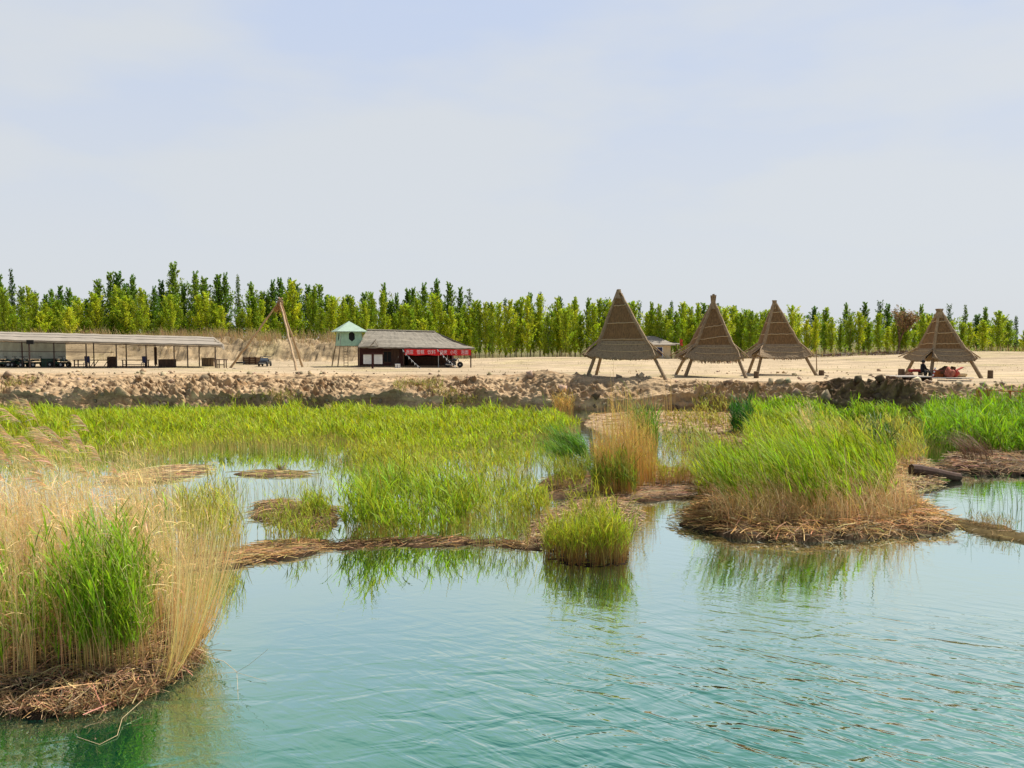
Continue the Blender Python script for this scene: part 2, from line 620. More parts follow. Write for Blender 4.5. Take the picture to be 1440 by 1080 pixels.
def build_ground():
    xs = np.concatenate([-np.geomspace(2500, 115, 10), np.arange(-110, -46, .8), np.arange(-45, 43, .075), np.arange(43.5, 110, .8), np.geomspace(115, 2500, 10)])
    nb, nc = 132, 150
    x = xs
    yf, W, hf = yfoot(x), swidth(x), face_h(x)
    rows = []
    dampr = []
    for yy in (-80, -20, 8, 20, 32, 40):
        rows.append(np.stack([x, np.full_like(x, yy), np.full_like(x, -.9)], 1)); dampr.append(np.ones_like(x))
    rows.append(np.stack([x, yf - 1.2, np.full_like(x, -.5)], 1)); dampr.append(np.ones_like(x))
    und = np.clip(.25 + .9 * vnoise(x * .45 + 30, x * 0, x * 0 + 2), 0, .8)
    for k in range(nb):
        t = k / (nb - 1)
        if t < .3:
            u = t / .3
            y = yf + und * np.sin(PI * u) * .55 + .42 * u
            z = -.12 + (hf + .12) * u
            amp = np.full_like(x, .20 + .16 * u)
        else:
            u = (t - .3) / .7
            y = yf + .42 + (W - .42) * u
            e = 1 - (1 - u) ** 1.5
            z = hf + (PZ - hf) * e
            amp = np.full_like(x, .50 * (1 - u) ** .5 * np.sin(PI * min(1, .25 + u * .75)) + .02)
        px, py_, pz = x, y * 1.0, z
        rough = .55 + .45 * vnoise(x * .22, x * 0 + 6, x * 0)
        n1 = fbm(px * .75, py_ * .95, pz * 1.4 + 3, 3)
        n2 = fbm(px * 2.6, py_ * 2.6, pz * 3.2 + 8, 3)
        bil = np.abs(n2)
        n4 = np.abs(fbm(px * 1.5 + 9, py_ * 1.5, pz * 2.2, 2))
        n5 = fbm(px * 5.2, py_ * 5.2, pz * 6 + 2, 2)
        dn = amp * (.4 * n5 + 1.1 * n1 + 2.0 * (bil - .22) - 1.7 * (n4 - .2) + .3 * n2) * rough * 1.3
        y2 = y - .55 * dn
        z2 = z + .85 * dn
        if t > .3:
            w = sstep(1.0, .75, u)
            z2 = z2 + (plain_z(x, y) - PZ) * u
        # peat heap on the right and heap rims
        heap = .33 * np.exp(-((x - 23.2) / 2.2) ** 2) * sstep(.25, .7, t) * (1 - sstep(.86, 1.0, t))
        heap += .3 * np.exp(-((x - 20.0) / 1.0) ** 2) * sstep(.25, .7, t) * (1 - sstep(.86, 1.0, t))
        heap += .45 * np.exp(-((x - 3.2) / 2.8) ** 2) * sstep(.3, .75, t) * (1 - sstep(.9, 1.0, t))
        heap += .3 * np.exp(-((x - 8.6) / 1.6) ** 2) * sstep(.3, .6, t) * (1 - sstep(.8, 1.0, t))
        z2 = z2 + heap * (1 + .9 * n1) * .9
        rows.append(np.stack([x, y2, z2], 1))
        n3 = fbm(px * .6 + 40, py_ * .6, pz * 2.0, 3)
        damp = sstep(.27 + .22 * n3, .12 + .22 * n3, np.full_like(x, t)) * .7
        peat = sstep(18.4, 19.4, x + n1 * 1.5) * (1 - sstep(23.4 + 1.5 * n1, 24.6 + 1.5 * n1, x)) * (1 - sstep(.8, .95, t))
        damp = np.maximum(damp, peat * (.9 + .3 * n3))
        damp = np.maximum(damp, sstep(.12, .42, n2 * .8 + n3 * .8) * .75 * (1 - sstep(.8, 1, t)))
        damp = damp * (.72 + .4 * n5)
        dampr.append(np.clip(damp, 0, 1))
    y0 = yf + W
    for k in range(1, nc):
        t = k / (nc - 1)
        y = y0 + (118 - y0) * t
        rows.append(np.stack([x, y, plain_z(x, y)], 1)); dampr.append(np.zeros_like(x))
    for yy in np.geomspace(122, 4000, 26):
        y = np.full_like(x, yy)
        rows.append(np.stack([x, y, plain_z(x, y)], 1)); dampr.append(np.zeros_like(x))
    V = np.stack(rows, 0)
    D = np.stack(dampr, 0)
    ny, nx = V.shape[:2]
    i = np.arange(nx * ny).reshape(ny, nx)
    Q = np.stack([i[:-1, :-1], i[:-1, 1:], i[1:, 1:], i[1:, :-1]], 2).reshape(-1, 4)
    V = V.reshape(-1, 3)
    D = D.reshape(-1)
    X, Y, Z = V.T
    bankm = ((np.arange(len(V)) // nx) < 7 + nb).astype(float)
    sandc = np.array([.455, .35, .22])
    clod = np.array([.46, .325, .185])
    K = sandc[None] * (1 - bankm[:, None]) + clod[None] * bankm[:, None]
    # blend over the rim
    tw = np.clip((Y - yfoot(X)) / np.maximum(swidth(X), .1), 0, 2)
    mixr = sstep(.75, 1.15, tw)[:, None]
    K = clod[None] * (1 - mixr) + sandc[None] * mixr
    berm = (sstep(-10, -22, X) * sstep(96, 98, Y) * (1 - sstep(118, 130, Y)))[:, None]
    K = K * (1 - berm) + np.array([.36, .265, .15])[None] * berm
    g = sstep(.1, .55, fbm(X * .16, Y * .16, X * 0 + 2, 4)) * sstep(1.0, 1.5, tw)
    K = K * (1 - .55 * g[:, None]) + np.array([.40, .33, .16])[None] * .55 * g[:, None]
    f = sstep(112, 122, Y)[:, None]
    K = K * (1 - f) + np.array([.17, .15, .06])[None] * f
    trk = np.abs(fbm(X * .05 + 3, Y * .55 + X * .03, X * 0 + 1, 3))
    K = K * (1 - .22 * (sstep(.12, .02, trk) * sstep(1.1, 1.6, tw))[:, None])
    K = K * (1 + .26 * fbm(X * .9, Y * .8, Z * 3, 4))[:, None]
    pk = (sstep(18.6, 19.6, X) * (1 - sstep(24, 25.5, X)) * bankm)[:, None]
    D = np.clip(D, 0, 1)
    K = K * (1 - D[:, None]) + (1 - .72 * pk) * (np.array([.24, .128, .052])[None] * (1 + .6 * fbm(X * 2, Y * 2, Z * 4, 2)[:, None])) * D[:, None]
    m, nt, out = new_mat("sand_and_earth")
    L = nt.links.new
    a = N(nt, "ShaderNodeAttribute", attribute_name="Col")
    tc = N(nt, "ShaderNodeTexCoord")
    mp = N(nt, "ShaderNodeMapping")
    mp.inputs["Scale"].default_value = (.35, 1.2, 2)
    L(tc.outputs["Object"], mp.inputs[0])
    n1 = N(nt, "ShaderNodeTexNoise", i_Scale=1.0, i_Detail=8.0, i_Roughness=.7)
    L(mp.outputs[0], n1.inputs["Vector"])
    n2 = N(nt, "ShaderNodeTexNoise", i_Scale=9.0, i_Detail=6.0, i_Roughness=.7)
    L(tc.outputs["Object"], n2.inputs["Vector"])
    ad = N(nt, "ShaderNodeMath", operation="ADD")
    L(n1.outputs["Fac"], ad.inputs[0]); L(n2.outputs["Fac"], ad.inputs[1])
    mr = N(nt, "ShaderNodeMapRange")
    mr.inputs["From Min"].default_value = .7; mr.inputs["From Max"].default_value = 1.3
    mr.inputs["To Min"].default_value = .72; mr.inputs["To Max"].default_value = 1.25
    L(ad.outputs[0], mr.inputs["Value"])
    mp3 = N(nt, "ShaderNodeMapping")             # wheel ruts and drifted streaks in the sand
    mp3.inputs["Scale"].default_value = (.05, 1.1, 1)
    mp3.inputs["Rotation"].default_value = (0, 0, .05)
    L(tc.outputs["Object"], mp3.inputs[0])
    n3 = N(nt, "ShaderNodeTexNoise", i_Scale=1.0, i_Detail=4.0, i_Roughness=.6, i_Distortion=.8)
    L(mp3.outputs[0], n3.inputs["Vector"])
    m3 = N(nt, "ShaderNodeMapRange", interpolation_type="SMOOTHSTEP")
    m3.inputs["From Min"].default_value = .36; m3.inputs["From Max"].default_value = .56
    m3.inputs["To Min"].default_value = .70; m3.inputs["To Max"].default_value = 1.06
    L(n3.outputs["Fac"], m3.inputs["Value"])
    mm3 = N(nt, "ShaderNodeMath", operation="MULTIPLY")
    L(mr.outputs[0], mm3.inputs[0]); L(m3.outputs[0], mm3.inputs[1])
    sc = N(nt, "ShaderNodeVectorMath", operation="SCALE")
    L(a.outputs["Color"], sc.inputs[0]); L(mm3.outputs[0], sc.inputs["Scale"])
    b = N(nt, "ShaderNodeBsdfPrincipled", i_Roughness=.95)
    b.inputs["Specular IOR Level"].default_value = .1
    L(sc.outputs[0], b.inputs["Base Color"])
    bp = N(nt, "ShaderNodeBump", i_Strength=.7, i_Distance=.08)
    L(n2.outputs["Fac"], bp.inputs["Height"]); L(bp.outputs[0], b.inputs["Normal"])
    L(b.outputs[0], out.inputs[0])
    o = np_mesh("ground", V, Q, K, m)
    tag(o, kind="structure")
    return V, D


GV, GD = build_ground()

# loose lumps of earth lying along the bank: nobody could count them
def build_clods():
    n = 800
    x = R.uniform(-38, 30, n)
    u = R.uniform(0.0, 1.05, n) ** 1.0
    V, Q, K = [], [], []
    # look the bank surface up on the ground mesh
    sel = (GV[:, 1] > 42) & (GV[:, 1] < 66) & (GV[:, 0] > -40) & (GV[:, 0] < 32)
    S, SD = GV[sel], GD[sel]
    pick = R.integers(0, len(S), n)
    P, Dm = S[pick], SD[pick]
    ok = P[:, 2] > .1
    P, Dm = P[ok], Dm[ok]
    n = len(P)
    dirs = np.array([[a, b, c] for a in (-1, 1) for b in (-1, 1) for c in (-1, 1)], float)
    f = np.array([(0, 1, 3, 2), (4, 6, 7, 5), (0, 4, 5, 1), (2, 3, 7, 6), (0, 2, 6, 4), (1, 5, 7, 3)])
    s = R.gamma(2.0, .04, n).clip(.03, .3)
    ang = R.uniform(0, PI, n)
    ca, sa = np.cos(ang), np.sin(ang)
    J = dirs[None] * R.uniform(.45, 1.1, (n, 8, 3)) * s[:, None, None] * np.array([1, 1, .75])
    Jx = J[..., 0] * ca[:, None] - J[..., 2] * sa[:, None]
    Jz = J[..., 0] * sa[:, None] + J[..., 2] * ca[:, None]
    J = np.stack([Jx, J[..., 1], Jz], 2)
    V = (P[:, None] + J + np.array([0, -.03, .03])).reshape(-1, 3)
    Q = (f[None] + (np.arange(n) * 8)[:, None, None]).reshape(-1, 4)
    c = vary((.40, .30, .19), n, .25, .05) * (1 - Dm[:, None]) + np.array([.06, .037, .02])[None] * Dm[:, None]
    o = np_mesh("earth_clods", V, Q, np.repeat(c, 8, 0), M_mat)
    tag(o, "broken lumps of dry earth strewn over the cut river bank", "earth clods", kind="stuff")


build_clods()


# ------------------------------------------------------------------ water
def build_water():
    m, nt, out = new_mat("pond_water")
    L = nt.links.new
    tc = N(nt, "ShaderNodeTexCoord")
    sep = N(nt, "ShaderNodeSeparateXYZ")
    L(tc.outputs["Object"], sep.inputs[0])

    def wave(scale, stretch, rot, detail, dist):
        mp = N(nt, "ShaderNodeMapping")
        mp.vector_type = "POINT"
        mp.inputs["Rotation"].default_value = (0, 0, rot)
        L(tc.outputs["Object"], mp.inputs[0])
        mp2 = N(nt, "ShaderNodeMapping")
        mp2.inputs["Scale"].default_value = stretch
        L(mp.outputs[0], mp2.inputs[0])
        n = N(nt, "ShaderNodeTexNoise", i_Scale=scale, i_Detail=detail, i_Roughness=.5, i_Distortion=dist)
        L(mp2.outputs[0], n.inputs["Vector"])
        return n.outputs["Fac"]
    w1 = wave(1.0, (.95, 3.0, 1), math.radians(30), 3.0, .9)
    w2 = wave(1.0, (1.9, 6.5, 1), math.radians(38), 2.0, 1.0)
    w3 = wave(1.0, (1.1, 2.6, 1), math.radians(-10), 2.0, .9)

    def mul(a, k):
        n = N(nt, "ShaderNodeMath", operation="MULTIPLY")
        L(a, n.inputs[0])
        if isinstance(k, float): n.inputs[1].default_value = k
        else: L(k, n.inputs[1])
        return n.outputs[0]

    def add(a, b):
        n = N(nt, "ShaderNodeMath", operation="ADD")
        L(a, n.inputs[0]); L(b, n.inputs[1])
        return n.outputs[0]
    # breeze: strongest on the open water near the right, calm among the reeds
    mr = N(nt, "ShaderNodeMapRange", interpolation_type="SMOOTHSTEP")
    mr.inputs["From Min"].default_value = 14.3; mr.inputs["From Max"].default_value = 8.0
    mr.inputs["To Min"].default_value = .06; mr.inputs["To Max"].default_value = 1.0
    L(sep.outputs["Y"], mr.inputs["Value"])
    mx = N(nt, "ShaderNodeMapRange", interpolation_type="SMOOTHSTEP")
    mx.inputs["From Min"].default_value = -5.0; mx.inputs["From Max"].default_value = 4.0
    mx.inputs["To Min"].default_value = .3; mx.inputs["To Max"].default_value = 1.0
    L(sep.outputs["X"], mx.inputs["Value"])
    breeze = mul(mr.outputs[0], mx.outputs[0])
    h = add(add(mul(mul(w1, .060), mx.outputs[0]), mul(mul(w2, .016), mx.outputs[0])), mul(w3, .042))
    h = mul(h, breeze)
    bp = N(nt, "ShaderNodeBump", i_Strength=1.0, i_Distance=1.0)
    L(h, bp.inputs["Height"])
    body = N(nt, "ShaderNodeBsdfDiffuse")
    body.inputs["Color"].default_value = (.003, .045, .026, 1)
    gl = N(nt, "ShaderNodeBsdfGlossy", i_Roughness=.015)
    # reflectance by viewing angle
    lw = N(nt, "ShaderNodeLayerWeight", i_Blend=.5)
    L(bp.outputs[0], lw.inputs["Normal"])
    fr = N(nt, "ShaderNodeMapRange")
    fr.inputs["From Min"].default_value = .30; fr.inputs["From Max"].default_value = .76
    fr.inputs["To Min"].default_value = .22; fr.inputs["To Max"].default_value = .97
    L(lw.outputs["Facing"], fr.inputs["Value"])
    tint = N(nt, "ShaderNodeMix", data_type="RGBA")
    tint.inputs[6].default_value = (.40, .84, .66, 1)
    tint.inputs[7].default_value = (.82, .95, .86, 1)
    ft = N(nt, "ShaderNodeMapRange", interpolation_type="SMOOTHSTEP")
    ft.inputs["From Min"].default_value = .42; ft.inputs["From Max"].default_value = .74
    L(lw.outputs["Facing"], ft.inputs["Value"])
    L(ft.outputs[0], tint.inputs[0])
    L(tint.outputs[2], gl.inputs["Color"])
    L(bp.outputs[0], gl.inputs["Normal"])
    mxs = N(nt, "ShaderNodeMixShader")
    L(fr.outputs[0], mxs.inputs[0])
    L(body.outputs[0], mxs.inputs[1]); L(gl.outputs[0], mxs.inputs[2])
    L(mxs.outputs[0], out.inputs[0])
    xs = np.linspace(-90, 90, 31)
    ys = np.linspace(-70, 60, 27)
    X, Y = np.meshgrid(xs, ys)
    V = np.stack([X.ravel(), Y.ravel(), 0 * X.ravel()], 1)
    i = np.arange(len(xs) * len(ys)).reshape(len(ys), len(xs))
    Q = np.stack([i[:-1, :-1], i[:-1, 1:], i[1:, 1:], i[1:, :-1]], 2).reshape(-1, 4)
    V[:, 1] = np.minimum(V[:, 1], yfoot(V[:, 0]) + .6)
    o = np_mesh("water", V, Q, None, m)
    tag(o, kind="structure")


build_water()

# ------------------------------------------------------------------ reeds
GRN = (.24, .33, .014)
YGR = (.32, .37, .03)
DKG = (.055, .18, .015)
TAN = (.64, .44, .18)
BRN = (.40, .23, .085)
GLD = (.60, .40, .11)


def reed_patch(B_g, B_d, poly, dens, H, Hs=.2, bend=.25, leaf=6, L=.4, w=.02, sw=.010, z=0.0, green=GRN, stem=YGR, low=TAN,
               clump=.5, ang=PI, spread=.8, t0=(.3, .98), seg=3, scale=.7, seed=0, ragged=.25, windb=.45, hnoise=.25, elev=(45, 78), droop=.3, rg2=0.0):
    P = scatter(poly, dens, clump=clump, scale=scale, seed=seed, ragged=ragged)
    n = len(P)
    base = with_z(P, z(P) - .03 if callable(z) else z)
    hn = 1 + hnoise * 2 * vnoise(P[:, 0] * .9 + seed, P[:, 1] * .9, np.full(n, .7))
    HH = (H * R.normal(1, Hs, n) * hn).clip(.25 * H, 2 * H)
    bd = np.abs(R.normal(bend, bend * .5, n)).clip(0, 1.0)
    ld = stalks(B_d, base, HH, bd, R.uniform(.7, 1.4, n) * sw, low, stem, seg=seg, ang=ang, spread=spread)
    if leaf:
        leaves(B_g, base, HH, bd, ld, leaf, np.full(n, L) * HH / H, w, green, t0=t0, seg=seg, windb=windb, elev=elev, droop=droop)


def P_(*a):
    return poly_w(a)


# --- the wide bright green bed in front of the bank (far too many plants to count)
def far_bed():
    g, d = Blades(), Blades()
    front = P_((-150, 640), (0, 640), (110, 650), (230, 640), (330, 626), (430, 630), (500, 646), (640, 652), (740, 642), (820, 618), (838, 606), (800, 592), (480, 588), (0, 592), (-150, 592))
    reed_patch(g, d, front, 40, .60, leaf=3, L=.36, w=.03, sw=.019, seg=2, green=(.31, .39, .010), stem=(.34, .37, .03), low=(.56, .42, .14), clump=.6, scale=1.6, t0=(.5, .98), ragged=1.6, hnoise=.3, bend=.2)
    back = P_((-150, 592), (480, 588), (800, 592), (832, 600), (800, 583), (600, 580), (300, 580), (0, 580), (-150, 580))
    reed_patch(g, d, back, 26, .28, leaf=4, L=.26, w=.04, sw=.02, seg=2, green=(.25, .36, .012), stem=(.30, .36, .03), low=(.42, .36, .12), clump=.8, scale=2.2, t0=(.3, .98), ragged=1.5, bend=.2)
    fringe = P_((-150, 655), (0, 655), (110, 664), (230, 652), (330, 636), (430, 642), (500, 664), (560, 672), (640, 650), (480, 632), (430, 622), (330, 618), (230, 628), (110, 638), (-150, 632))
    reed_patch(g, d, fringe, 30, .52, leaf=2, L=.28, w=.022, sw=.014, seg=2, green=(.33, .37, .02), stem=(.42, .40, .06), low=(.58, .43, .16), clump=.8, scale=1.0, ragged=.2, bend=.2, t0=(.5, 1))
    mid = P_((500, 648), (640, 654), (750, 645), (770, 660), (735, 682), (660, 690), (560, 676), (490, 668))
    reed_patch(g, d, mid, 30, .60, leaf=3, L=.32, w=.022, sw=.013, seg=2, green=(.33, .37, .02), stem=(.42, .40, .06), low=(.60, .44, .18), clump=.7, scale=1.1, ragged=.5, bend=.22)
    root = thing("reed_bed", G(420, 620), "wide bright yellow green reed bed standing in water below the cut bank", "reed bed")
    root["kind"] = "stuff"
    o = g.build("leaves", M_green, root)
    o2 = d.build("stems", M_dry, root)


far_bed()


def island(name, label, cat, spec, mats=(), group=None):
    """a reed clump: leaves, stems, plus the rotten mat it stands on"""
    c = np.mean(spec[0]["poly"], 0)
    root = thing(name, (c[0], c[1], 0), label, cat, group)
    hf = None
    for i, mt in enumerate(mats):
        o, hh = mat_mound("root_mat", mt["poly"], mt.get("h", .15), M_mat, root, mt.get("col", (.10, .062, .033)), seed=i * 7 + len(label), res=mt.get("res", .06), rim=mt.get("rim", .35))
        if hf is None: hf = hh
        if mt.get("litter", 0):
            B = Blades()
            P = scatter(mt["poly"], mt["litter"], clump=.3)
            litter(B, with_z(P, hh(P) + .015), mt.get("L", .5), mt.get("lc", (.40, .27, .13)), mt.get("lw", .010), ang=mt.get("ang"), spread=mt.get("spread", .6), tilt=mt.get("tilt", .08), arch=mt.get("arch", .12))
            B.build("fallen_stems", M_dry, root)
    g, d = Blades(), Blades()
    for s in spec:
        s = dict(s)
        if hf is not None and "z" not in s: s["z"] = hf
        reed_patch(g, d, s.pop("poly"), s.pop("dens"), s.pop("H"), **s)
    if g.V: g.build("leaves", M_green, root)
    d.build("stems", M_dry, root)
    return root


# --- green bed in the middle
matB = P_((300, 800), (360, 783), (470, 774), (560, 769), (700, 770), (760, 774), (745, 764), (640, 757), (520, 759), (440, 766), (370, 776), (310, 792))
island("reed_clump", "leafy bright green reeds in the middle of the water behind a dead reed mat", "reeds", [
    dict(poly=P_((468, 771), (560, 766), (665, 767), (690, 735), (668, 700), (600, 685), (520, 690), (475, 720)), dens=48, H=.66, leaf=5, L=.40, w=.023, sw=.011, green=(.25, .36, .014), Hs=.3, ragged=.5, t0=(.4, 1), low=(.52, .35, .10), stem=(.34, .36, .04), bend=.28, clump=.5, scale=.7),
    dict(poly=P_((420, 735), (470, 738), (475, 718), (425, 712)), dens=80, H=.6, leaf=5, L=.36, w=.018, sw=.009, green=(.27, .35, .02), low=(.56, .38, .13)),
], mats=[dict(poly=matB, h=.05, litter=130, L=.5, ang=.05, spread=.9, lc=(.36, .22, .09), lw=.010, arch=.2, tilt=.12, col=(.06, .035, .018))])
island("reed_clump", "thin yellow green reeds in water right of the bright middle reeds", "reeds", [
    dict(poly=P_((640, 745), (770, 742), (770, 705), (700, 690), (640, 705)), dens=50, H=.62, leaf=4, L=.36, w=.018, sw=.010, green=(.29, .36, .02), low=(.58, .41, .15), stem=(.40, .38, .05)),
]) 
island("reed_patch", "short reeds sprouting from the left end of the long brown mat", "reeds", [
    dict(poly=P_((360, 772), (440, 764), (445, 748), (380, 752)), dens=40, H=.36, leaf=4, L=.22, w=.014, sw=.009, green=(.25, .29, .03), low=(.42, .28, .12)),
])

island("reed_patch", "low tan and green shoots fringing the pool left of the middle reeds", "reeds", [
    dict(poly=P_((305, 790), (380, 778), (475, 770), (475, 742), (400, 738), (340, 752)), dens=42, H=.52, leaf=3, L=.28, w=.015, sw=.010, green=(.28, .34, .03), low=(.55, .36, .12), stem=(.44, .38, .08), bend=.25, clump=.7, Hs=.3, spread=2)])
island("reed_mat", "tangled brown mat of dead reeds left of the bright green middle reeds", "reed mat", [
    dict(poly=P_((362, 726), (470, 732), (468, 712), (380, 706)), dens=12, H=.5, leaf=2, L=.25, w=.014, green=YGR, low=TAN)],
    mats=[dict(poly=P_((352, 728), (420, 742), (475, 740), (476, 716), (400, 706), (360, 710)), h=.10, litter=150, L=.65, lc=(.42, .29, .15), lw=.012, arch=.2)])

# --- square front tussock
island("reed_tussock", "square front tussock with brown stems, green tops and a dark peat foot", "reeds", [
    dict(poly=P_((762, 786), (782, 795), (815, 799), (860, 799), (884, 793), (889, 778), (872, 762), (835, 754), (790, 757), (766, 768)), dens=380, H=.70, leaf=4, L=.30, w=.013, sw=.010, green=(.30, .36, .02), low=(.20, .09, .03), stem=(.48, .38, .07), bend=.22, clump=.5, scale=.3, ragged=.12, hnoise=.45, Hs=.28, spread=2.2, t0=(.5, 1)),
], mats=[dict(poly=P_((764, 786), (784, 794), (815, 798), (860, 798), (882, 792), (887, 778), (870, 763), (835, 756), (792, 759), (768, 769)), h=.012, col=(.020, .012, .008), res=.03, rim=.2)])
island("reed_mat", "pale straw mat heaped behind the square front tussock", "reed mat", [
    dict(poly=P_((700, 752), (790, 745), (780, 712), (715, 705)), dens=50, H=.66, leaf=4, L=.36, w=.017, green=(.30, .36, .02), low=(.58, .42, .17), stem=(.40, .38, .06)),
    dict(poly=P_((790, 745), (880, 740), (870, 712), (800, 705)), dens=16, H=.6, leaf=2, L=.3, w=.014, green=YGR, low=TAN)],
    mats=[dict(poly=P_((735, 775), (770, 765), (890, 745), (905, 722), (860, 706), (790, 712), (740, 745)), h=.14, litter=230, L=.5, lc=(.58, .42, .25), lw=.011, arch=.35, tilt=.2)])

# --- tall tan stand in the centre with its brown mat
island("dry_reed_stand", "tall upright golden dry reeds in the centre with a dark foot", "reeds", [
    dict(poly=P_((826, 700), (870, 704), (925, 694), (930, 668), (880, 658), (832, 668)), dens=120, H=1.5, leaf=1, L=.3, w=.014, sw=.014, green=(.42, .36, .07), low=(.52, .29, .07), stem=(.66, .44, .15), bend=.09, clump=.5, hnoise=.3, Hs=.25, spread=1.6),
    dict(poly=P_((905, 694), (990, 690), (985, 668), (925, 668)), dens=90, H=.75, leaf=2, L=.3, w=.014, sw=.010, green=YGR, low=BRN, stem=GLD, bend=.25, spread=2),
    dict(poly=P_((826, 703), (900, 704), (900, 690), (830, 686)), dens=110, H=.7, leaf=5, L=.35, w=.016, green=(.17, .26, .02), low=BRN, stem=YGR),
], mats=[dict(poly=P_((800, 702), (870, 708), (930, 704), (1010, 698), (1020, 676), (940, 660), (860, 656), (806, 676)), h=.12, litter=90, L=.8, ang=.1, spread=.5, lc=(.36, .22, .10), col=(.075, .042, .022), lw=.012)])
island("reed_tuft", "upright vivid green tuft rising behind the golden dry reeds", "reeds", [
    dict(poly=P_((893, 656), (926, 654), (926, 640), (898, 640)), dens=120, H=1.35, leaf=6, L=.6, w=.026, sw=.013, green=(.12, .25, .02), low=(.35, .32, .08), stem=GRN, bend=.15, ragged=.05)])
island("reed_tuft", "wind-bent green tuft left of the golden dry reeds beside open water", "reeds", [
    dict(poly=P_((785, 662), (832, 654), (836, 640), (795, 644)), dens=90, H=.95, leaf=7, L=.55, w=.026, sw=.012, green=(.11, .25, .02), low=(.35, .32, .08), stem=GRN, bend=.6, spread=.3, windb=.8, ragged=.05)])
island("reed_patch", "olive short reeds around the dark roots between the pools", "reeds", [
    dict(poly=P_((770, 700), (830, 690), (835, 665), (790, 668), (760, 682)), dens=60, H=.55, leaf=4, L=.3, w=.018, green=(.23, .27, .03), low=BRN, stem=YGR)],
    mats=[dict(poly=P_((765, 704), (835, 698), (838, 668), (790, 664), (755, 680)), h=.10, litter=60, L=.5, lc=(.36, .23, .10))])

# --- the small round dark tuft and low growth at the bank foot
island("reed_tuft", "small round dark green tuft on the sandy shelf below the bank", "reeds", [
    dict(poly=P_((1030, 613), (1057, 613), (1056, 606), (1033, 606)), dens=60, H=1.15, leaf=9, L=.5, w=.035, sw=.02, green=(.035, .14, .018), low=(.20, .22, .05), stem=DKG, bend=.12, ragged=0, t0=(.1, 1))])
island("dry_reed_stand", "thin straight dry stems standing before the shaded bank", "reeds", [
    dict(poly=P_((850, 596), (950, 594), (945, 585), (860, 585)), dens=5, H=1.9, leaf=0, sw=.024, low=GLD, stem=(.60, .46, .22), bend=.05, ragged=.1, spread=2)])
island("dry_reed_tuft", "rusty orange dry tuft at the end of the green bed by the bank", "reeds", [
    dict(poly=P_((778, 582), (808, 582), (806, 576), (784, 576)), dens=45, H=1.1, leaf=3, L=.4, w=.03, sw=.025, green=(.45, .30, .08), low=(.42, .22, .07), stem=(.52, .33, .11), bend=.3, ragged=.1, spread=2)])
island("shore_grass", "olive patchy growth on the low shelf between bank and pools", "grass", [
    dict(poly=P_((940, 640), (1040, 632), (1060, 600), (1000, 588), (930, 592), (930, 615)), dens=9, H=.4, leaf=4, L=.3, w=.035, sw=.018, green=(.28, .27, .05), low=BRN, stem=YGR, clump=.8, scale=2),
    dict(poly=P_((975, 588), (1060, 586), (1060, 575), (980, 577)), dens=9, H=.8, leaf=4, L=.4, w=.04, sw=.02, green=(.26, .28, .05), low=BRN, stem=YGR, clump=.7, scale=2)],
    mats=[dict(poly=P_((850, 612), (950, 606), (1060, 612), (1075, 590), (1060, 578), (900, 578), (830, 584), (820, 596)), h=.10, col=(.36, .25, .14), litter=6, L=.8, res=.15, rim=.6, lw=.03),
          dict(poly=P_((990, 622), (1050, 632), (1075, 620), (1060, 608), (1000, 610)), h=.1, col=(.2, .13, .07), litter=14, L=.8, res=.12, rim=.5, lw=.025)])

# --- large right island
matF = P_((976, 742), (1040, 758), (1130, 762), (1260, 757), (1335, 748), (1345, 738), (1300, 715), (1270, 690), (1285, 660), (1200, 640), (1080, 642), (1010, 668), (985, 700))
island("reed_clump", "big wind-bent green reed island with straw skirt at the right", "reeds", [
    dict(poly=P_((1010, 738), (1110, 750), (1215, 744), (1270, 722), (1262, 698), (1130, 694), (1015, 700)), dens=48, H=.95, leaf=4, L=.50, w=.026, sw=.013, green=(.20, .315, .014), low=(.54, .36, .15), stem=(.42, .38, .06), bend=.48, spread=.45, windb=.75, clump=.8, scale=.6, t0=(.55, 1), seg=4, hnoise=.36, droop=.25, Hs=.3, ragged=.3),
    dict(poly=P_((1010, 704), (1130, 700), (1275, 702), (1275, 676), (1190, 652), (1080, 650), (1015, 676)), dens=34, H=.70, leaf=5, L=.48, w=.027, sw=.013, green=(.22, .33, .014), low=(.54, .37, .16), stem=(.36, .37, .05), bend=.45, spread=.4, windb=.75, clump=.75, scale=.9, t0=(.45, 1), seg=4, hnoise=.4, droop=.25, Hs=.3, ragged=.3),
    dict(poly=P_((1000, 744), (1110, 756), (1260, 750), (1300, 735), (1285, 715), (1100, 728), (1000, 722)), dens=34, H=.95, leaf=0, sw=.012, low=(.46, .30, .14), stem=(.68, .51, .26), bend=.5, spread=.9, seg=4, Hs=.35),
    dict(poly=P_((975, 712), (1020, 705), (1040, 655), (1000, 655)), dens=55, H=.72, leaf=5, L=.42, w=.020, green=(.27, .35, .02), low=BRN, stem=YGR, bend=.3, windb=.6),
    dict(poly=P_((990, 748), (1110, 758), (1250, 752), (1310, 735), (1270, 705), (1100, 725), (1000, 722)), dens=95, H=.62, leaf=0, sw=.011, low=(.42, .27, .12), stem=(.62, .46, .23), bend=.6, spread=2.5, seg=3, Hs=.4),
], mats=[dict(poly=matF, h=.20, litter=190, L=.72, lc=(.58, .38, .17), lw=.013, arch=.4, tilt=.25, rim=.5)])
island("reed_clump", "sharp dark-leaved reeds between the big right island and far green bank", "reeds", [
    dict(poly=P_((1228, 655), (1262, 655), (1262, 640), (1230, 640)), dens=26, H=1.3, leaf=5, L=.6, w=.034, sw=.014, green=(.055, .12, .02), low=TAN, stem=(.55, .45, .2), bend=.25, ragged=.05),
])
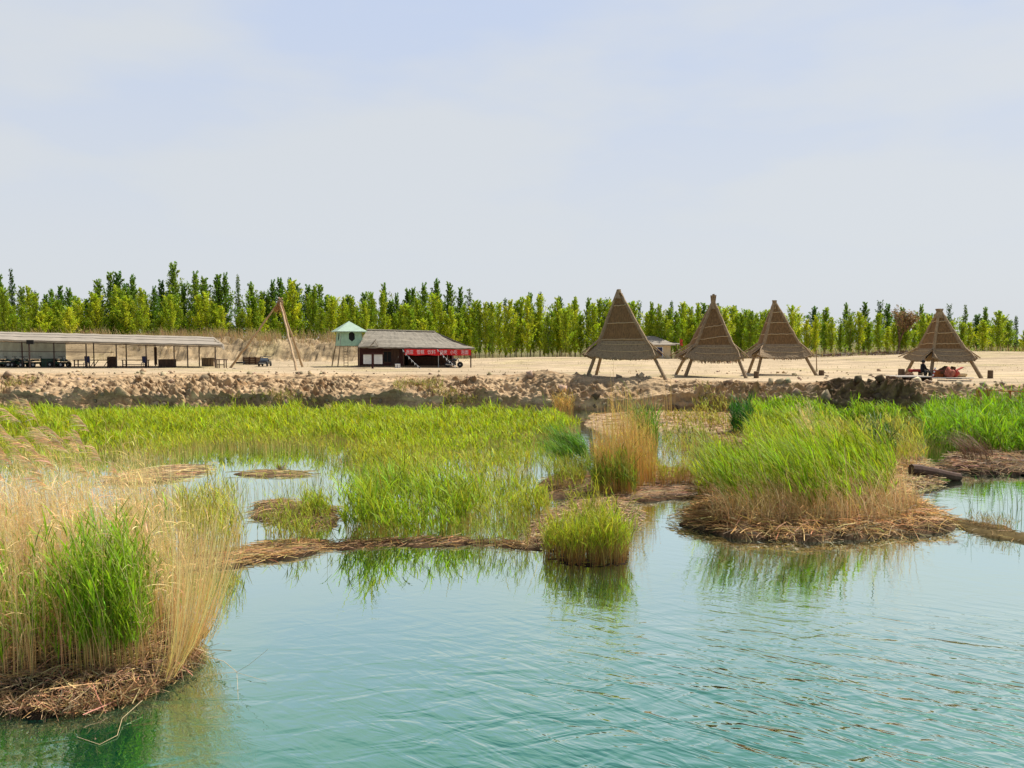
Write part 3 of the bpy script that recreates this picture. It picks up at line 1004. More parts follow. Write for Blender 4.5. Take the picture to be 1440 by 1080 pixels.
island("dry_reed_tuft", "pale straw tuft among the green behind the big right island", "reeds", [
    dict(poly=P_((1125, 640), (1150, 640), (1150, 606), (1130, 606)), dens=34, H=1.0, leaf=1, L=.4, w=.03, sw=.026, green=(.55, .45, .2), low=TAN, stem=(.74, .57, .30), bend=.3, ragged=.05)])
island("reed_clump", "yellowing reeds behind the right end of the big island", "reeds", [
dict(poly=P_((1150, 660), (1300, 655), (1300, 618), (1160, 612)), dens=24, H=.8, leaf=4, L=.45, w=.026, sw=.014, green=(.34, .36, .05), low=TAN, stem=GLD, bend=.3, z=0.0, clump=.7)])
island("reed_clump", "loose green reeds behind the left of the big island", "reeds", [
    dict(poly=P_((1040, 645), (1170, 640), (1180, 610), (1060, 606)), dens=24, H=.75, leaf=5, L=.42, w=.028, sw=.014, green=(.28, .36, .02), low=TAN, stem=YGR, bend=.35, z=0.0, windb=.6)])
island("reed_mat", "long sloping skirt of bent straw at the left foot of the right island", "reed mat", [
    dict(poly=P_((985, 735), (1060, 752), (1080, 725), (1000, 712)), dens=30, H=.5, leaf=0, sw=.011, low=BRN, stem=(.5, .33, .15), bend=.8, spread=.6)],
    mats=[dict(poly=P_((958, 738), (1010, 752), (1090, 760), (1100, 740), (1020, 700), (985, 708)), h=.18, litter=170, L=.9, ang=2.85, spread=.3, lc=(.44, .29, .14), lw=.012, arch=.35, tilt=.1, col=(.06, .035, .02))])

# --- reeds on the far right bank
island("reed_clump", "tall rich green reeds along the far right shore below the orange fence", "reeds", [
    dict(poly=P_((1300, 640), (1440, 650), (1620, 655), (1620, 580), (1440, 582), (1380, 586), (1330, 596), (1300, 612)), dens=42, H=1.02, leaf=6, L=.5, w=.034, sw=.016, green=(.18, .34, .012), low=(.44, .34, .12), stem=(.24, .33, .04), bend=.22, clump=.4, scale=1.5, windb=.45),
])
island("reed_clump", "low vivid green reeds below the dark peat heap", "reeds", [
    dict(poly=P_((1060, 603), (1110, 605), (1200, 600), (1330, 602), (1390, 585), (1380, 572), (1250, 576), (1060, 577)), dens=26, H=.72, leaf=6, L=.45, w=.042, sw=.02, green=(.21, .345, .012), low=(.36, .32, .1), stem=(.24, .33, .04), bend=.3, clump=.75, scale=2.2, windb=.5, ragged=.6),
])
island("brush_heap", "dark brown heap of dead brush beside the log on the right shore", "brush", [
    dict(poly=P_((1350, 658), (1400, 660), (1395, 640), (1360, 640)), dens=60, H=.9, leaf=0, sw=.018, low=(.10, .055, .03), stem=(.26, .15, .08), bend=.9, ang=2.6, spread=.25, ragged=.05)],
    mats=[dict(poly=P_((1320, 666), (1400, 668), (1440, 668), (1500, 668), (1500, 645), (1420, 640), (1360, 634), (1330, 650)), h=.28, litter=110, L=.7, lc=(.40, .27, .15), col=(.05, .03, .018), lw=.016, arch=.25, tilt=.2, rim=1.0)])
island("reed_mat", "pale straw shore left of the fallen log", "reed mat", [
    dict(poly=P_((1250, 672), (1310, 664), (1305, 640), (1260, 642)), dens=16, H=.7, leaf=2, L=.4, w=.02, green=YGR, low=TAN, stem=GLD)],
    mats=[dict(poly=P_((1255, 690), (1300, 686), (1325, 680), (1318, 658), (1290, 644), (1255, 655)), h=.14, litter=150, L=.5, lc=(.56, .42, .23), lw=.014, arch=.3, tilt=.15)])
lg = MB()
lg.bar(G(1281, 660, .38), G(1350, 671, .10), .17, .13, 9, .03, 6)
tag(lg.build("fallen_log", M_darkwood), "dark fallen log sloping into the water by the straw shore", "log")
island("moss_spit", "low mossy brown spit trailing off the right island into the pool", "reed mat", [
    dict(poly=P_((1350, 742), (1435, 760), (1440, 750), (1350, 730)), dens=120, H=.22, leaf=2, L=.12, w=.010, sw=.008, green=(.22, .19, .05), low=BRN, stem=(.40, .30, .09), bend=.5, spread=2)],
    mats=[dict(poly=P_((1330, 738), (1370, 752), (1440, 765), (1480, 772), (1480, 762), (1430, 748), (1380, 736), (1340, 728)), h=.12, litter=40, L=.3, col=(.10, .07, .025), lc=(.36, .25, .1))])

# --- sparse stems standing in the pools
island("water_stems", "sparse dark upright shoots standing in the pool at the right edge", "reeds", [
    dict(poly=P_((1350, 740), (1440, 740), (1500, 740), (1500, 705), (1380, 700)), dens=7, H=.75, leaf=1, L=.3, w=.014, sw=.011, green=DKG, low=(.12, .14, .04), stem=(.10, .16, .03), bend=.12, ragged=0)])
island("water_stems", "sparse pale stems in the white pool left of the middle", "reeds", [
    dict(poly=P_((300, 712), (480, 706), (490, 680), (440, 668), (300, 690)), dens=18, H=.5, leaf=1, L=.25, w=.012, sw=.009, green=YGR, low=(.5, .4, .2), stem=(.45, .40, .14), bend=.15)])
island("water_stems", "thin reeds scattered in the pool left of the golden stand", "reeds", [
    dict(poly=P_((720, 672), (790, 668), (790, 640), (740, 640)), dens=9, H=.55, leaf=2, L=.25, w=.014, sw=.011, green=YGR, low=(.4, .33, .12), stem=YGR, bend=.15)])
island("water_stems", "fine pale stems in the bright pool before the sandy shelf", "reeds", [
    dict(poly=P_((925, 650), (990, 648), (985, 622), (930, 622)), dens=16, H=.5, leaf=1, L=.25, w=.016, sw=.013, green=YGR, low=BRN, stem=GLD, bend=.15)])
island("water_stems", "yellow green stems in the water between middle reeds and tussock", "reeds", [
    dict(poly=P_((655, 775), (755, 775), (755, 745), (665, 745)), dens=40, H=.62, leaf=3, L=.3, w=.014, sw=.010, green=(.25, .31, .03), low=(.44, .33, .14), stem=YGR, bend=.15)])
# floating rafts
island("floating_raft", "larger pale floating raft of dead reeds in the left pool", "reed mat", [
    dict(poly=P_((180, 676), (270, 668), (280, 660), (200, 664)), dens=14, H=.35, leaf=0, sw=.016, low=TAN, stem=TAN, bend=.9, spread=2)],
    mats=[dict(poly=P_((142, 678), (180, 682), (240, 676), (290, 664), (284, 656), (220, 660), (170, 670)), h=.10, litter=60, L=1.0, ang=.35, spread=.4, lc=(.52, .39, .20), lw=.020, arch=.15, col=(.12, .075, .04))])
island("floating_raft", "small thin floating raft of dead reeds right of the larger raft", "reed mat", [
    dict(poly=P_((345, 670), (420, 670), (420, 664), (345, 664)), dens=10, H=.2, leaf=0, sw=.016, low=TAN, stem=TAN, bend=.9, spread=2)],
    mats=[dict(poly=P_((330, 667), (370, 671), (432, 670), (430, 664), (370, 663)), h=.07, litter=40, L=.8, ang=0.0, spread=.2, lc=(.45, .33, .15), lw=.02, col=(.14, .09, .05))])

# --- left: dry reeds behind the near clump
island("dry_reed_stand", "loose pale dry reeds with water showing through at left", "reeds", [
    dict(poly=P_((-160, 800), (0, 800), (240, 790), (270, 750), (230, 715), (110, 705), (-160, 715)), dens=30, H=1.6, leaf=2, L=.32, w=.012, sw=.011, green=(.70, .50, .24), low=(.66, .46, .21), stem=(.76, .56, .28), bend=.16, spread=1.0, clump=.4, Hs=.22, seg=4, elev=(20, 70), droop=.5)])
island("reed_patch", "upright yellow green reeds with tan feet behind the long brown mat at left", "reeds", [
    dict(poly=P_((250, 795), (345, 788), (352, 765), (330, 735), (250, 745)), dens=120, H=.9, leaf=4, L=.36, w=.015, sw=.009, green=(.36, .38, .04), low=(.64, .44, .16), stem=(.52, .44, .11), bend=.15, clump=.3)], mats=[dict(poly=P_((250, 806), (320, 800), (450, 778), (455, 764), (370, 762), (330, 780), (250, 788)), h=.09, litter=170, L=.6, ang=.15, spread=.5, lc=(.46, .30, .13), lw=.011, col=(.05, .03, .016))])
island("reed_patch", "short mixed yellow and green reeds behind the near clump's right shoulder", "reeds", [
    dict(poly=P_((150, 790), (250, 790), (255, 745), (160, 745)), dens=40, H=1.0, leaf=4, L=.4, w=.014, green=(.27, .30, .05), low=TAN, stem=GLD, bend=.2),
])


# --- the near clump in the lower left corner
def near_clump():
    edge = [(-420, 960), (-150, 985), (0, 1003), (60, 1008), (130, 1004), (200, 985), (250, 955), (284, 925), (290, 895), (262, 868), (200, 850), (60, 838), (-150, 840), (-420, 850)]
    poly = P_(*edge)
    root = thing("reed_clump", G(100, 930), "tall dry reed clump with green leaves and straw foot in the near left corner", "reeds")
    o, hf = mat_mound("root_mat", poly, .20, M_mat, root, (.024, .015, .009), seed=4, res=.03, rim=.6)
    front = P_((-420, 960), (-150, 985), (0, 1003), (60, 1008), (130, 1004), (200, 985), (284, 925), (240, 905), (180, 905), (60, 915), (-100, 915), (-420, 900))
    B = Blades()
    P = scatter(front, 1100, clump=.25)
    litter(B, with_z(P, hf(P) + .02), .17, (.56, .38, .20), .008, tilt=.35, arch=.4, seg=4)
    P = scatter(poly, 60)
    litter(B, with_z(P, hf(P) + .05), .6, (.52, .37, .2), .008, tilt=.15, arch=.3, seg=4)
    rim = P_((-200, 980), (0, 1000), (60, 1005), (130, 1001), (200, 982), (250, 953), (284, 923))
    q = np.concatenate([rim[i] + (rim[i + 1] - rim[i]) * R.uniform(0, 1, (260, 1)) for i in range(len(rim) - 1)])
    q += R.normal(0, .06, q.shape)
    litter(B, with_z(q, R.uniform(.01, .16, len(q))), .22, (.42, .27, .14), .008, tilt=.7, arch=.1, seg=3)
    B.build("fallen_stems", M_dry, root)
    # dry stems
    d, g, pl = Blades(), Blades(), Blades()
    back_part = P_((-420, 950), (-150, 970), (0, 978), (70, 980), (140, 976), (200, 968), (235, 960), (265, 943), (284, 925), (290, 895), (262, 868), (200, 850), (60, 838), (-150, 840), (-420, 850))
    P = scatter(back_part, 270, clump=.55, scale=.5, ragged=.05)
    core = inside(P, P_((60, 990), (215, 975), (228, 915), (120, 890), (40, 930)))
    P = P[~core | (R.random(len(P)) < .35)]
    n = len(P)
    base = with_z(P, hf(P))
    H = R.normal(2.05, .32, n).clip(.9, 2.9)
    bd = np.abs(R.normal(.18, .14, n)) + (R.random(n) < .12) * R.uniform(.2, .6, n)
    ld = wind(n, PI, 1.2)
    # right margin: stems splay out to the right before rising
    ex = sstep(-4.7, -3.75, P[:, 0] + .0 * P[:, 1])
    ld[:, 0] = ld[:, 0] * (1 - ex) + ex * R.normal(.95, .3, n)
    bd = bd * (1 - ex) + ex * np.abs(R.normal(.22, .1, n))
    H = H * (1 - .12 * ex)
    pw = .9
    isr = ex > .5
    for sel, pwr in ((~isr, 1.9), (isr, .8)):
        stalks(d, base[sel], H[sel], bd[sel], R.uniform(.004, .008, sel.sum()), (.62, .41, .17), (.90, .66, .33), seg=6, ld=ld[sel], pw=pwr)
    idx = R.choice(n, int(n * .55), replace=False)
    leaves(d, base[idx], H[idx], bd[idx], ld[idx], 2, .3, .011, (.74, .53, .25), t0=(.25, .95), elev=(10, 75), droop=.5, seg=4, windb=.3)
    # outer splayed fringe on the right edge
    m = 330
    e = np.array([[*G(236 + 50 * a + R.normal(0, 5), 962 - 58 * a + R.normal(0, 5))][:2] for a in R.uniform(-.1, 1.1, m)])
    eb = with_z(e, .12)
    eH = R.normal(1.75, .4, m).clip(.7, 2.6)
    ebd = np.abs(R.normal(.24, .12, m))
    eld = wind(m, 0.0, .5)
    stalks(d, eb, eH, ebd, R.uniform(.005, .009, m), (.66, .44, .18), (.86, .62, .31), seg=6, ld=eld, pw=.65)
    # taller flowering stems with plumes, bent by the wind to the left
    k = 60
    Pk = scatter(P_((-60, 955), (0, 960), (215, 945), (240, 900), (200, 870), (-60, 870)), n=k)
    kb = with_z(Pk, hf(Pk))
    kH = R.normal(2.95, .38, k).clip(2.2, 3.7)
    kd = np.abs(R.normal(.36, .08, k))
    kl = wind(k, PI, .2)
    stalks(d, kb, kH, kd, R.uniform(.006, .010, k), (.62, .42, .18), (.80, .60, .32), seg=7, ld=kl, pw=2.2)
    tops = stem_pts(kb, kH, kl, kd, np.ones((k, 1)), 2.2)[:, 0]
    dirv = tops - stem_pts(kb, kH, kl, kd, np.full((k, 1), .93), 2.2)[:, 0]
    dirv /= np.linalg.norm(dirv, axis=1)[:, None]
    per = 46
    ix = np.repeat(np.arange(k), per)
    mm = len(ix)
    s0 = tops[ix] - dirv[ix] * R.uniform(0, .30, mm)[:, None]
    dd = dirv[ix] + R.normal(0, .22, (mm, 3)) + np.array([-.25, 0, -.05])[None]
    dd /= np.linalg.norm(dd, axis=1)[:, None]
    LL = R.uniform(.08, .20, mm)
    tt = np.linspace(0, 1, 4)[None, :, None]
    cen = s0[:, None] + dd[:, None] * LL[:, None, None] * tt + np.array([-.10, 0, -.10])[None, None] * (tt ** 2) * R.uniform(.3, 1, mm)[:, None, None]
    a_ = R.uniform(0, PI, mm)
    sd_ = np.stack([np.cos(a_), np.sin(a_) * .4, np.sin(a_) * .8], 1)
    sd_ /= np.linalg.norm(sd_, axis=1)[:, None]
    kc = vary((.74, .54, .30), mm, .2)
    pl.push(cen, sd_, R.uniform(.006, .016, mm)[:, None] * np.array([[.6, 1, .8, .15]]), np.repeat(kc[:, None], 4, 1))
    # this year's green shoots
    for pts, dens, hh, lf in (((( -420, 950), (0, 974), (150, 970), (215, 950), (216, 900), (120, 890), (-420, 890)), 45, 1.1, 6),
                              (((110, 974), (200, 965), (222, 925), (130, 905)), 230, 1.4, 9),
                              (((215, 900), (262, 900), (262, 875), (215, 870)), 50, 1.2, 4)):
        Q = scatter(P_(*pts), dens, clump=.7, scale=.6, seed=int(dens))
        q = len(Q)
        qb = with_z(Q, hf(Q))
        qH = R.normal(hh, .28, q).clip(.5, 2.2)
        qd = np.abs(R.normal(.22, .1, q))
        ql = stalks(d, qb, qH, qd, R.uniform(.006, .010, q), (.42, .33, .12), (.25, .33, .04), seg=4, ang=PI, spread=.8)
        leaves(g, qb, qH, qd, ql, lf, .42, .021, (.16, .32, .012), t0=(.22, 1), elev=(50, 80), droop=.25, seg=4, windb=.35, tipc=(.25, .37, .02))
    d.build("dry_stems", M_dry, root)
    g.build("leaves", M_green, root)
    pl.build("plumes", M_dry, root)
    # stray broken stems hanging over the water
    for pp, rr in (((( 200, 985, .1), (172, 1010, .05), (165, 1034, .02), (140, 1047, .01), (108, 1036, .02)), .007),
                   (((288, 922, .15), (315, 930, .16), (333, 945, .12), (350, 935, .3), (377, 913, .55)), .008),
                   (((333, 945, .12), (334, 960, .05), (335, 985, .02)), .006),
                   (((285, 950, .05), (330, 945, .04), (375, 958, .02)), .006)):
        MB().path([G(*q) for q in pp], rr * .5, 4, .6).build("stray_stem", M_cord, root)
    return root


near_clump()


# ------------------------------------------------------------------ tall huts
def thatched_hut(label, A, B_, Cc, apex, style, seed):
    random.seed(seed)
    A, B_, Cc = Vector(A), Vector(B_), Vector(Cc)
    base = (A + B_ + Cc) / 3
    root = thing("thatched_hut", base, label, "thatched hut", "thatched three-legged huts on the sand")
    cor = [A, Cc, B_]
    cen = base
    ap = Vector(apex)
    H = ap.z - base.z

    def pole(c, s):                         # point on a pole, s = 0 apex .. 1 foot
        return ap.lerp(c, s)
    for c in cor:
        MB().bar(pole(c, .01), c + Vector((0, 0, -.08)), .075, .125, 8, .02, 6).build("leg", M_wood, root)
    tw = style["top"]                       # half-width cut at the top
    for k in range(3):
        p, q = cor[k], cor[(k + 1) % 3]
        outn = ((p + q) / 2 - cen)
        outn.z = 0
        outn.normalize()
        pc = (p - cen); pc.z = 0; pc.normalize()
        qc = (q - cen); qc.z = 0; qc.normalize()
        # upper panel and lower skirt
        for part, v0, v1, mat, nm in (("u", .03, .60, M_thatch, "thatch_panel"), ("l", .575, style["eave"], M_skirt, "thatch_skirt")):
            nu, nv = 26, 14
            vs, fs = [], []
            th = .10
            for layer in (0, 1):
                for j in range(nv + 1):
                    v = v0 + (v1 - v0) * j / nv
                    for i in range(nu + 1):
                        u = i / nu
                        P = pole(p, v).lerp(pole(q, v), u)
                        fl = 0
                        # sag between the poles
                        P -= outn * (.16 * math.sin(PI * u) * v)
                        if part == "l":
                            w = (v - v0) / (v1 - v0)
                            fl = .09 + .34 * w ** 1.2
                            cu = abs(u - .5) * 2
                            cd = pc if u < .5 else qc
                            corner = cu ** 5
                            P += outn * fl * (1 - .35 * corner) + cd * corner * (style["flare"] * (.25 if cd.x > .5 else 1)) * w ** 1.5
                            P.z += .28 * corner * w + .12 * w
                            if j == nv:
                                P.z += random.uniform(-.10, .05)
                        else:
                            P += outn * .06
                            if v < .1: P += outn * tw * (.1 - v) * 4
                        rr = random.uniform(-.012, .012)
                        P += outn * (rr - th * layer)
                        vs.append(P)
            n1 = (nu + 1) * (nv + 1)
            for j in range(nv):
                for i in range(nu):
                    a = j * (nu + 1) + i
                    fs.append((a, a + 1, a + nu + 2, a + nu + 1))
                    fs.append((n1 + a, n1 + a + nu + 1, n1 + a + nu + 2, n1 + a + 1))
            for i in range(nu):             # close bottom and top edges
                a = nv * (nu + 1) + i
                fs.append((a, a + 1, n1 + a + 1, n1 + a))
                fs.append((i, n1 + i, n1 + i + 1, i + 1))
            m = MB(); m.add(vs, fs)
            o = m.build(nm, mat, root, smooth=False)
        # battens lashed across the face
        for v in style["batt"]:
            pts = []
            for i in range(9):
                u = i / 8
                P = pole(p, v).lerp(pole(q, v), u) - outn * (.16 * math.sin(PI * u) * v) + outn * .10
                P.z += random.uniform(-.03, .03) + style.get("tilt", 0) * (u - .5)
                pts.append(P)
            MB().path(pts, .026, 5).build("batten", M_cord, root)
        for w in (.25, .62):
            pts = []
            v = .575 + (style["eave"] - .575) * w
            for i in range(11):
                u = .06 + .88 * i / 10
                P = pole(p, v).lerp(pole(q, v), u) - outn * (.16 * math.sin(PI * u) * v)
                cu = abs(u - .5) * 2
                cd = pc if u < .5 else qc
                P += outn * (.09 + .34 * w ** 1.2) * (1 - .35 * cu ** 5) + cd * cu ** 5 * (style["flare"] * (.25 if cd.x > .5 else 1)) * w ** 1.5
                P.z += .28 * cu ** 5 * w + .12 * w + .05 + random.uniform(-.02, .02)
                pts.append(P)
            MB().path(pts, .018, 5).build("batten", M_cord, root)
        # ragged ends under the eave
        fr = Blades()
        n = 150
        uu = R.uniform(0.01, .99, n)
        v = style["eave"]
        pts = []
        for u in uu:
            P = pole(p, v).lerp(pole(q, v), u) - outn * (.16 * math.sin(PI * u) * v)
            cu = abs(u - .5) * 2
            cd = pc if u < .5 else qc
            P += outn * (.41) * (1 - .35 * cu ** 5) + cd * cu ** 5 * style["flare"] * (.25 if cd.x > .5 else 1) - outn * .05
            P.z += .28 * cu ** 5 + .12
            pts.append((P.x, P.y, P.z))
        base_ = np.array(pts)
        t = np.linspace(0, 1, 3)[None, :].repeat(n, 0)
        ll = R.uniform(.05, .36, n) * style.get("rag", 1)
        cen_ = np.stack([base_[:, 0:1] + t * ll[:, None] * outn.x * .3 + R.normal(0, .03, (n, 1)) * t, base_[:, 1:2] + t * ll[:, None] * outn.y * .3 + 0 * t,
                         base_[:, 2:3] + .02 - t * ll[:, None]], 2)
        tang = (q - p); tang.z = 0; tang.normalize()
        side = np.tile(np.array([[tang.x, tang.y, 0]]), (n, 1))
        k_ = vary((.30, .215, .13), n)
        fr.push(cen_, side, R.uniform(.02, .08, n)[:, None] * np.array([[1, .9, .4]]), np.repeat(k_[:, None], 3, 1))
        fr.build("fringe", M_dry, root)
    # rolls of reed over the three ridges
    for c in cor:
        cd = (c - cen); cd.z = 0; cd.normalize()
        fl_ = style["flare"] * (.2 if cd.x > .5 else 1)
        pts, m = [], MB()
        for i in range(15):
            v = .02 + .60 * i / 14
            pts.append(pole(c, v) + cd * .07 + Vector((random.uniform(-.02, .02), 0, random.uniform(-.02, .02))))
        m.path(pts, .085, 7, 1.3)
        m.build("ridge_roll", M_ridge, root)
        m = MB()
        tip = pole(c, style["eave"]) + cd * (fl_ + .40) + Vector((0, 0, .36))
        start = pole(c, .56) + cd * .12
        sd = Vector((-cd.y, cd.x, 0))
        for sgn in (-1, 1):
            m.path([start, start.lerp(tip, .5) + sd * sgn * .22 + Vector((0, 0, -.05)), tip + sd * sgn * .55 - cd * .2], .06, 6, .7)
        m.build("corner_roll", M_ridge, root)
    # tuft at the top
    t = MB()
    for i in range(46):
        a = random.uniform(0, 2 * PI)
        r0, r1 = random.uniform(0, .13), random.uniform(.02, .22) * style["tuft"][1]
        b = ap + Vector((math.cos(a) * r0, math.sin(a) * r0, -.35))
        e = ap + Vector((math.cos(a) * r1, math.sin(a) * r1, style["tuft"][0] * random.uniform(.7, 1.0)))
        t.bar(b, e, .035, .025, 4)
    t.lathe(ap, [(.33 * style["tuft"][2], -.55), (.22 * style["tuft"][2], -.2), (.17, 0), (.13, .1)], 9, .1)
    t.build("top_bundle", M_ridge, root)
    return root


def hutfeet(a, b, c, y_off=0):
    A = G(*a, PZ); Cc = G(*c, PZ)
    B_ = G(b[0], a[1] - 3.6, PZ)
    return A, B_, Cc


def hut_at(label, a, b, c, apx, style, seed):
    A, B_, Cc = hutfeet(a, b, c)
    for p in (A, B_, Cc): p.z = ground_z(p.x, p.y)
    cy = (A.y + B_.y + Cc.y) / 3
    return thatched_hut(label, A, B_, Cc, at(apx[0], apx[1], cy), style, seed)


S1 = dict(top=.5, eave=.80, flare=.62, batt=(.17, .37, .56), tuft=(.12, .8, 1.0), tilt=.06, rag=.45)
S2 = dict(top=.1, eave=.80, flare=.85, batt=(.33, .48), tuft=(.55, 1.0, .8), tilt=.25, rag=.8)
S3 = dict(top=.1, eave=.79, flare=.75, batt=(.14, .28, .44), tuft=(.16, .9, .7), tilt=.03, rag=.5)
S4 = dict(top=.1, eave=.785, flare=.55, batt=(.17, .34, .50), tuft=(.1, 1.2, .9), tilt=.08, rag=.4)
hut_at("flat-topped thatched hut standing nearest the bank, first from left", (825, 531), (838, 527), (937, 534), (870, 409), S1, 1)
hut_at("thatched hut with a tall flared bundle on its peak", (963, 530), (950, 526), (1050, 532), (1003, 424), S2, 2)
hut_at("thatched hut with a grey sagging skirt between flared-peak hut and thin pole", (1064, 528), (1052, 525), (1149, 528), (1089, 425), S3, 3)
hut_at("thatched hut standing apart at right over red bundles and a person", (1308, 531), (1272, 528), (1381, 532), (1321, 436), S4, 4)


# ------------------------------------------------------------------ long open shelter
def shelter():
    Y0, Y1 = 74.0, 77.6

    def ez(px):                                    # eave height falls gently to the right
        return at(px, np.interp(px, [-150, 0, 312], [474, 477.3, 484.6]), Y0)
    root = thing("open_shelter", G(150, 518, PZ), "long low open shelter on thin posts with pale reed roof", "shelter")
    m = MB()
    xs = np.linspace(-160, 313, 40)
    fr, bk = [], []
    for px in xs:
        f = ez(px); f.z += random.uniform(-.03, .03)
        tp = np.interp(px, [-160, 0, 300, 313], [461, 466.5, 473.5, 480])
        b = at(min(px, 302) if px > 302 else px, tp, Y1); b.z += random.uniform(-.03, .03)
        fr.append(f); bk.append(b)
    n = len(xs)
    rear = [Vector((b.x, b.y + 2.6, b.z - .75)) for b in bk]
    vs = fr + bk + rear + [v - Vector((0, 0, .16)) for v in fr] + [v - Vector((0, 0, .16)) for v in bk] + [v - Vector((0, 0, .16)) for v in rear]
    fs = []
    for i in range(n - 1):
        for r in (0, 1):
            a = r * n + i
            fs.append((a, a + 1, a + n + 1, a + n))
            a += 3 * n
            fs.append((a, a + n, a + n + 1, a + 1))
        fs.append((i, i + 3 * n, i + 3 * n + 1, i + 1))
        fs.append((2 * n + i, 2 * n + i + 1, 5 * n + i + 1, 5 * n + i))
    for e in (0, n - 1):
        fs.append((e, n + e, 4 * n + e, 3 * n + e)); fs.append((n + e, 2 * n + e, 5 * n + e, 4 * n + e))
    m.add(vs, fs)
    roof = m.build("roof", M_roofmat, root)
    # thin seams along the roof sheets
    sm = MB()
    for i in range(n - 1):
        for w in (.42, .75):
            p = fr[i].lerp(bk[i], w) + Vector((0, 0, .01)); q = fr[i + 1].lerp(bk[i + 1], w) + Vector((0, 0, .01))
            sm.bar(p, q, .03, .03, 4)
    sm.build("seam", M_roofgrey, roof)
    bm = MB()
    for i in range(0, n - 1):
        bm.bar(fr[i] + Vector((0, .12, -.24)), fr[i + 1] + Vector((0, .12, -.24)), .05, .05, 4)
    bm.build("eave_beam", M_post, root)
    front = [-130, -80, -30, 29, 74, 119.5, 162, 204, 243.5, 262.5, 301.5]
    rearp = [-100, -10, 88, 134.5, 180, 220.5, 282]
    for px in front:
        t = ez(px)
        x = t.x
        MB().bar((x, Y0 + .15, PZ - .1), (x, Y0 + .15, t.z - .2), .062, .058, 6).build("post", M_post, root)
    for px in rearp:
        t = ez(px)
        x = (px - 720) / F * (Y1 + 1.8)
        MB().bar((x, Y1 + 1.5, PZ - .1), (x, Y1 + 1.5, t.z - .1), .062, .058, 6).build("post", M_post, root)
    # hand rail between the left posts
    a, b = at(-160, 492, Y0 + .2), at(160, 495.5, Y0 + .2)
    MB().bar(a, b, .03, .03, 5).build("rail", M_post, root)
    # pale sheets hung along the back of the left end
    tp = MB()
    pts = [at(px, 0, Y1 + 1.2).x for px in np.linspace(-160, 77, 30)]
    vs, fs = [], []
    for i, x in enumerate(pts):
        dy = .12 * math.sin(i * 1.7) + random.uniform(-.04, .04)
        for z in (PZ + .75, PZ + 1.5, 4.45):
            vs.append((x, Y1 + 1.2 + dy, z)); 
    for i in range(len(pts) - 1):
        for k in range(2):
            a = i * 3 + k
            fs.append((a, a + 3, a + 4, a + 1))
    nv = len(vs)
    vs2 = [(v[0], v[1] + .02, v[2]) for v in vs]
    fs2 = [tuple(j + nv for j in f[::-1]) for f in fs]
    tp.add(vs + vs2, fs + fs2)
    tp.build("hanging_sheet", M_tarp, root)


shelter()


def w(px, py, Y): return at(px, py, Y)


def block(m, px0, px1, py0, py1, Y, depth):
    """box whose front stands at distance Y and fills the given extent"""
    p, q = at(px0, py1, Y), at(px1, py0, Y)
    m.box(((p.x + q.x) / 2, Y + depth / 2, (p.z + q.z) / 2), (q.x - p.x, depth, q.z - p.z))
    return m


def boxed(px0, px1, py1, Y, hgt, depth):
    a, b = at(px0, py1, Y), at(px1, py1, Y)
    return a.x, b.x


# things under the shelter --------------------------------------------------
def sign_on_pole():
    Y = 72.8
    b = at(42, 516, Y)
    root = thing("sign_post", (b.x, Y, PZ), "black square board on a dark pole at the shelter's left end", "sign")
    MB().bar((b.x, Y, PZ - .1), (b.x, Y, 4.62), .07, .07, 6).build("pole", M_post, root)
    block(MB(), 37, 46.5, 478, 484, Y - .12, .1).build("board", M_black, root)


sign_on_pole()


def quad_bike(px, label, rz, Y=75.5):
    c = at(px, 515, Y)
    root = thing("quad_bike", (c.x, Y, PZ), label, "quad bike", "dark green quad bikes under the shelter")
    ca, sa = math.cos(rz), math.sin(rz)

    def T(x, y, z): return Vector((c.x + x * ca - y * sa, Y + x * sa + y * ca, PZ + z))
    ax = Vector((-sa, ca, 0))
    for sx in (-.62, .62):
        for sy in (-.45, .45):
            wl = MB().lathe(T(sx, sy, .27) - ax * .13, [(.16, 0), (.27, .03), (.27, .23), (.16, .26)], 14, 0, ax).build("wheel", M_rubber, root)
            MB().lathe(T(sx, sy, .27) - ax * .135, [(.12, 0), (.12, .27)], 10, 0, ax).build("rim", M_metal, wl)
    b = MB()
    b.box(T(0, 0, .42), (1.25, .42, .2), rz)
    b.box(T(.62, 0, .62), (.5, .95, .07), rz, 0, .12)
    b.box(T(-.62, 0, .62), (.5, .95, .07), rz, 0, -.12)
    b.box(T(.48, 0, .72), (.34, .42, .2), rz)
    b.build("body", M_green_p, root, bevel=.04)
    MB().box(T(-.2, 0, .70), (.7, .32, .16), rz).build("seat", M_rubber, root, bevel=.05)
    h = MB()
    h.bar(T(.42, 0, .75), T(.28, 0, 1.02), .03, .03, 6)
    h.bar(T(.26, -.4, 1.05), T(.26, .4, 1.05), .022, .022, 6)
    h.build("handlebar", M_blackpaint, root)
    for sx in (.75, -.72):
        r = MB()
        for sy in (-.35, 0, .35):
            r.bar(T(sx - .2, sy, .72), T(sx + .2, sy, .72), .015, .015, 5)
        r.bar(T(sx, -.36, .725), T(sx, .36, .725), .015, .015, 5)
        r.build("rack", M_metal, root)
    MB().lathe(T(.67, .2, .72), [(.05, 0), (.06, .08)], 10, 0, Vector((ca, sa, 0))).build("headlight", M_white, root)
    MB().lathe(T(.67, -.2, .72), [(.05, 0), (.06, .08)], 10, 0, Vector((ca, sa, 0))).build("headlight", M_white, root)


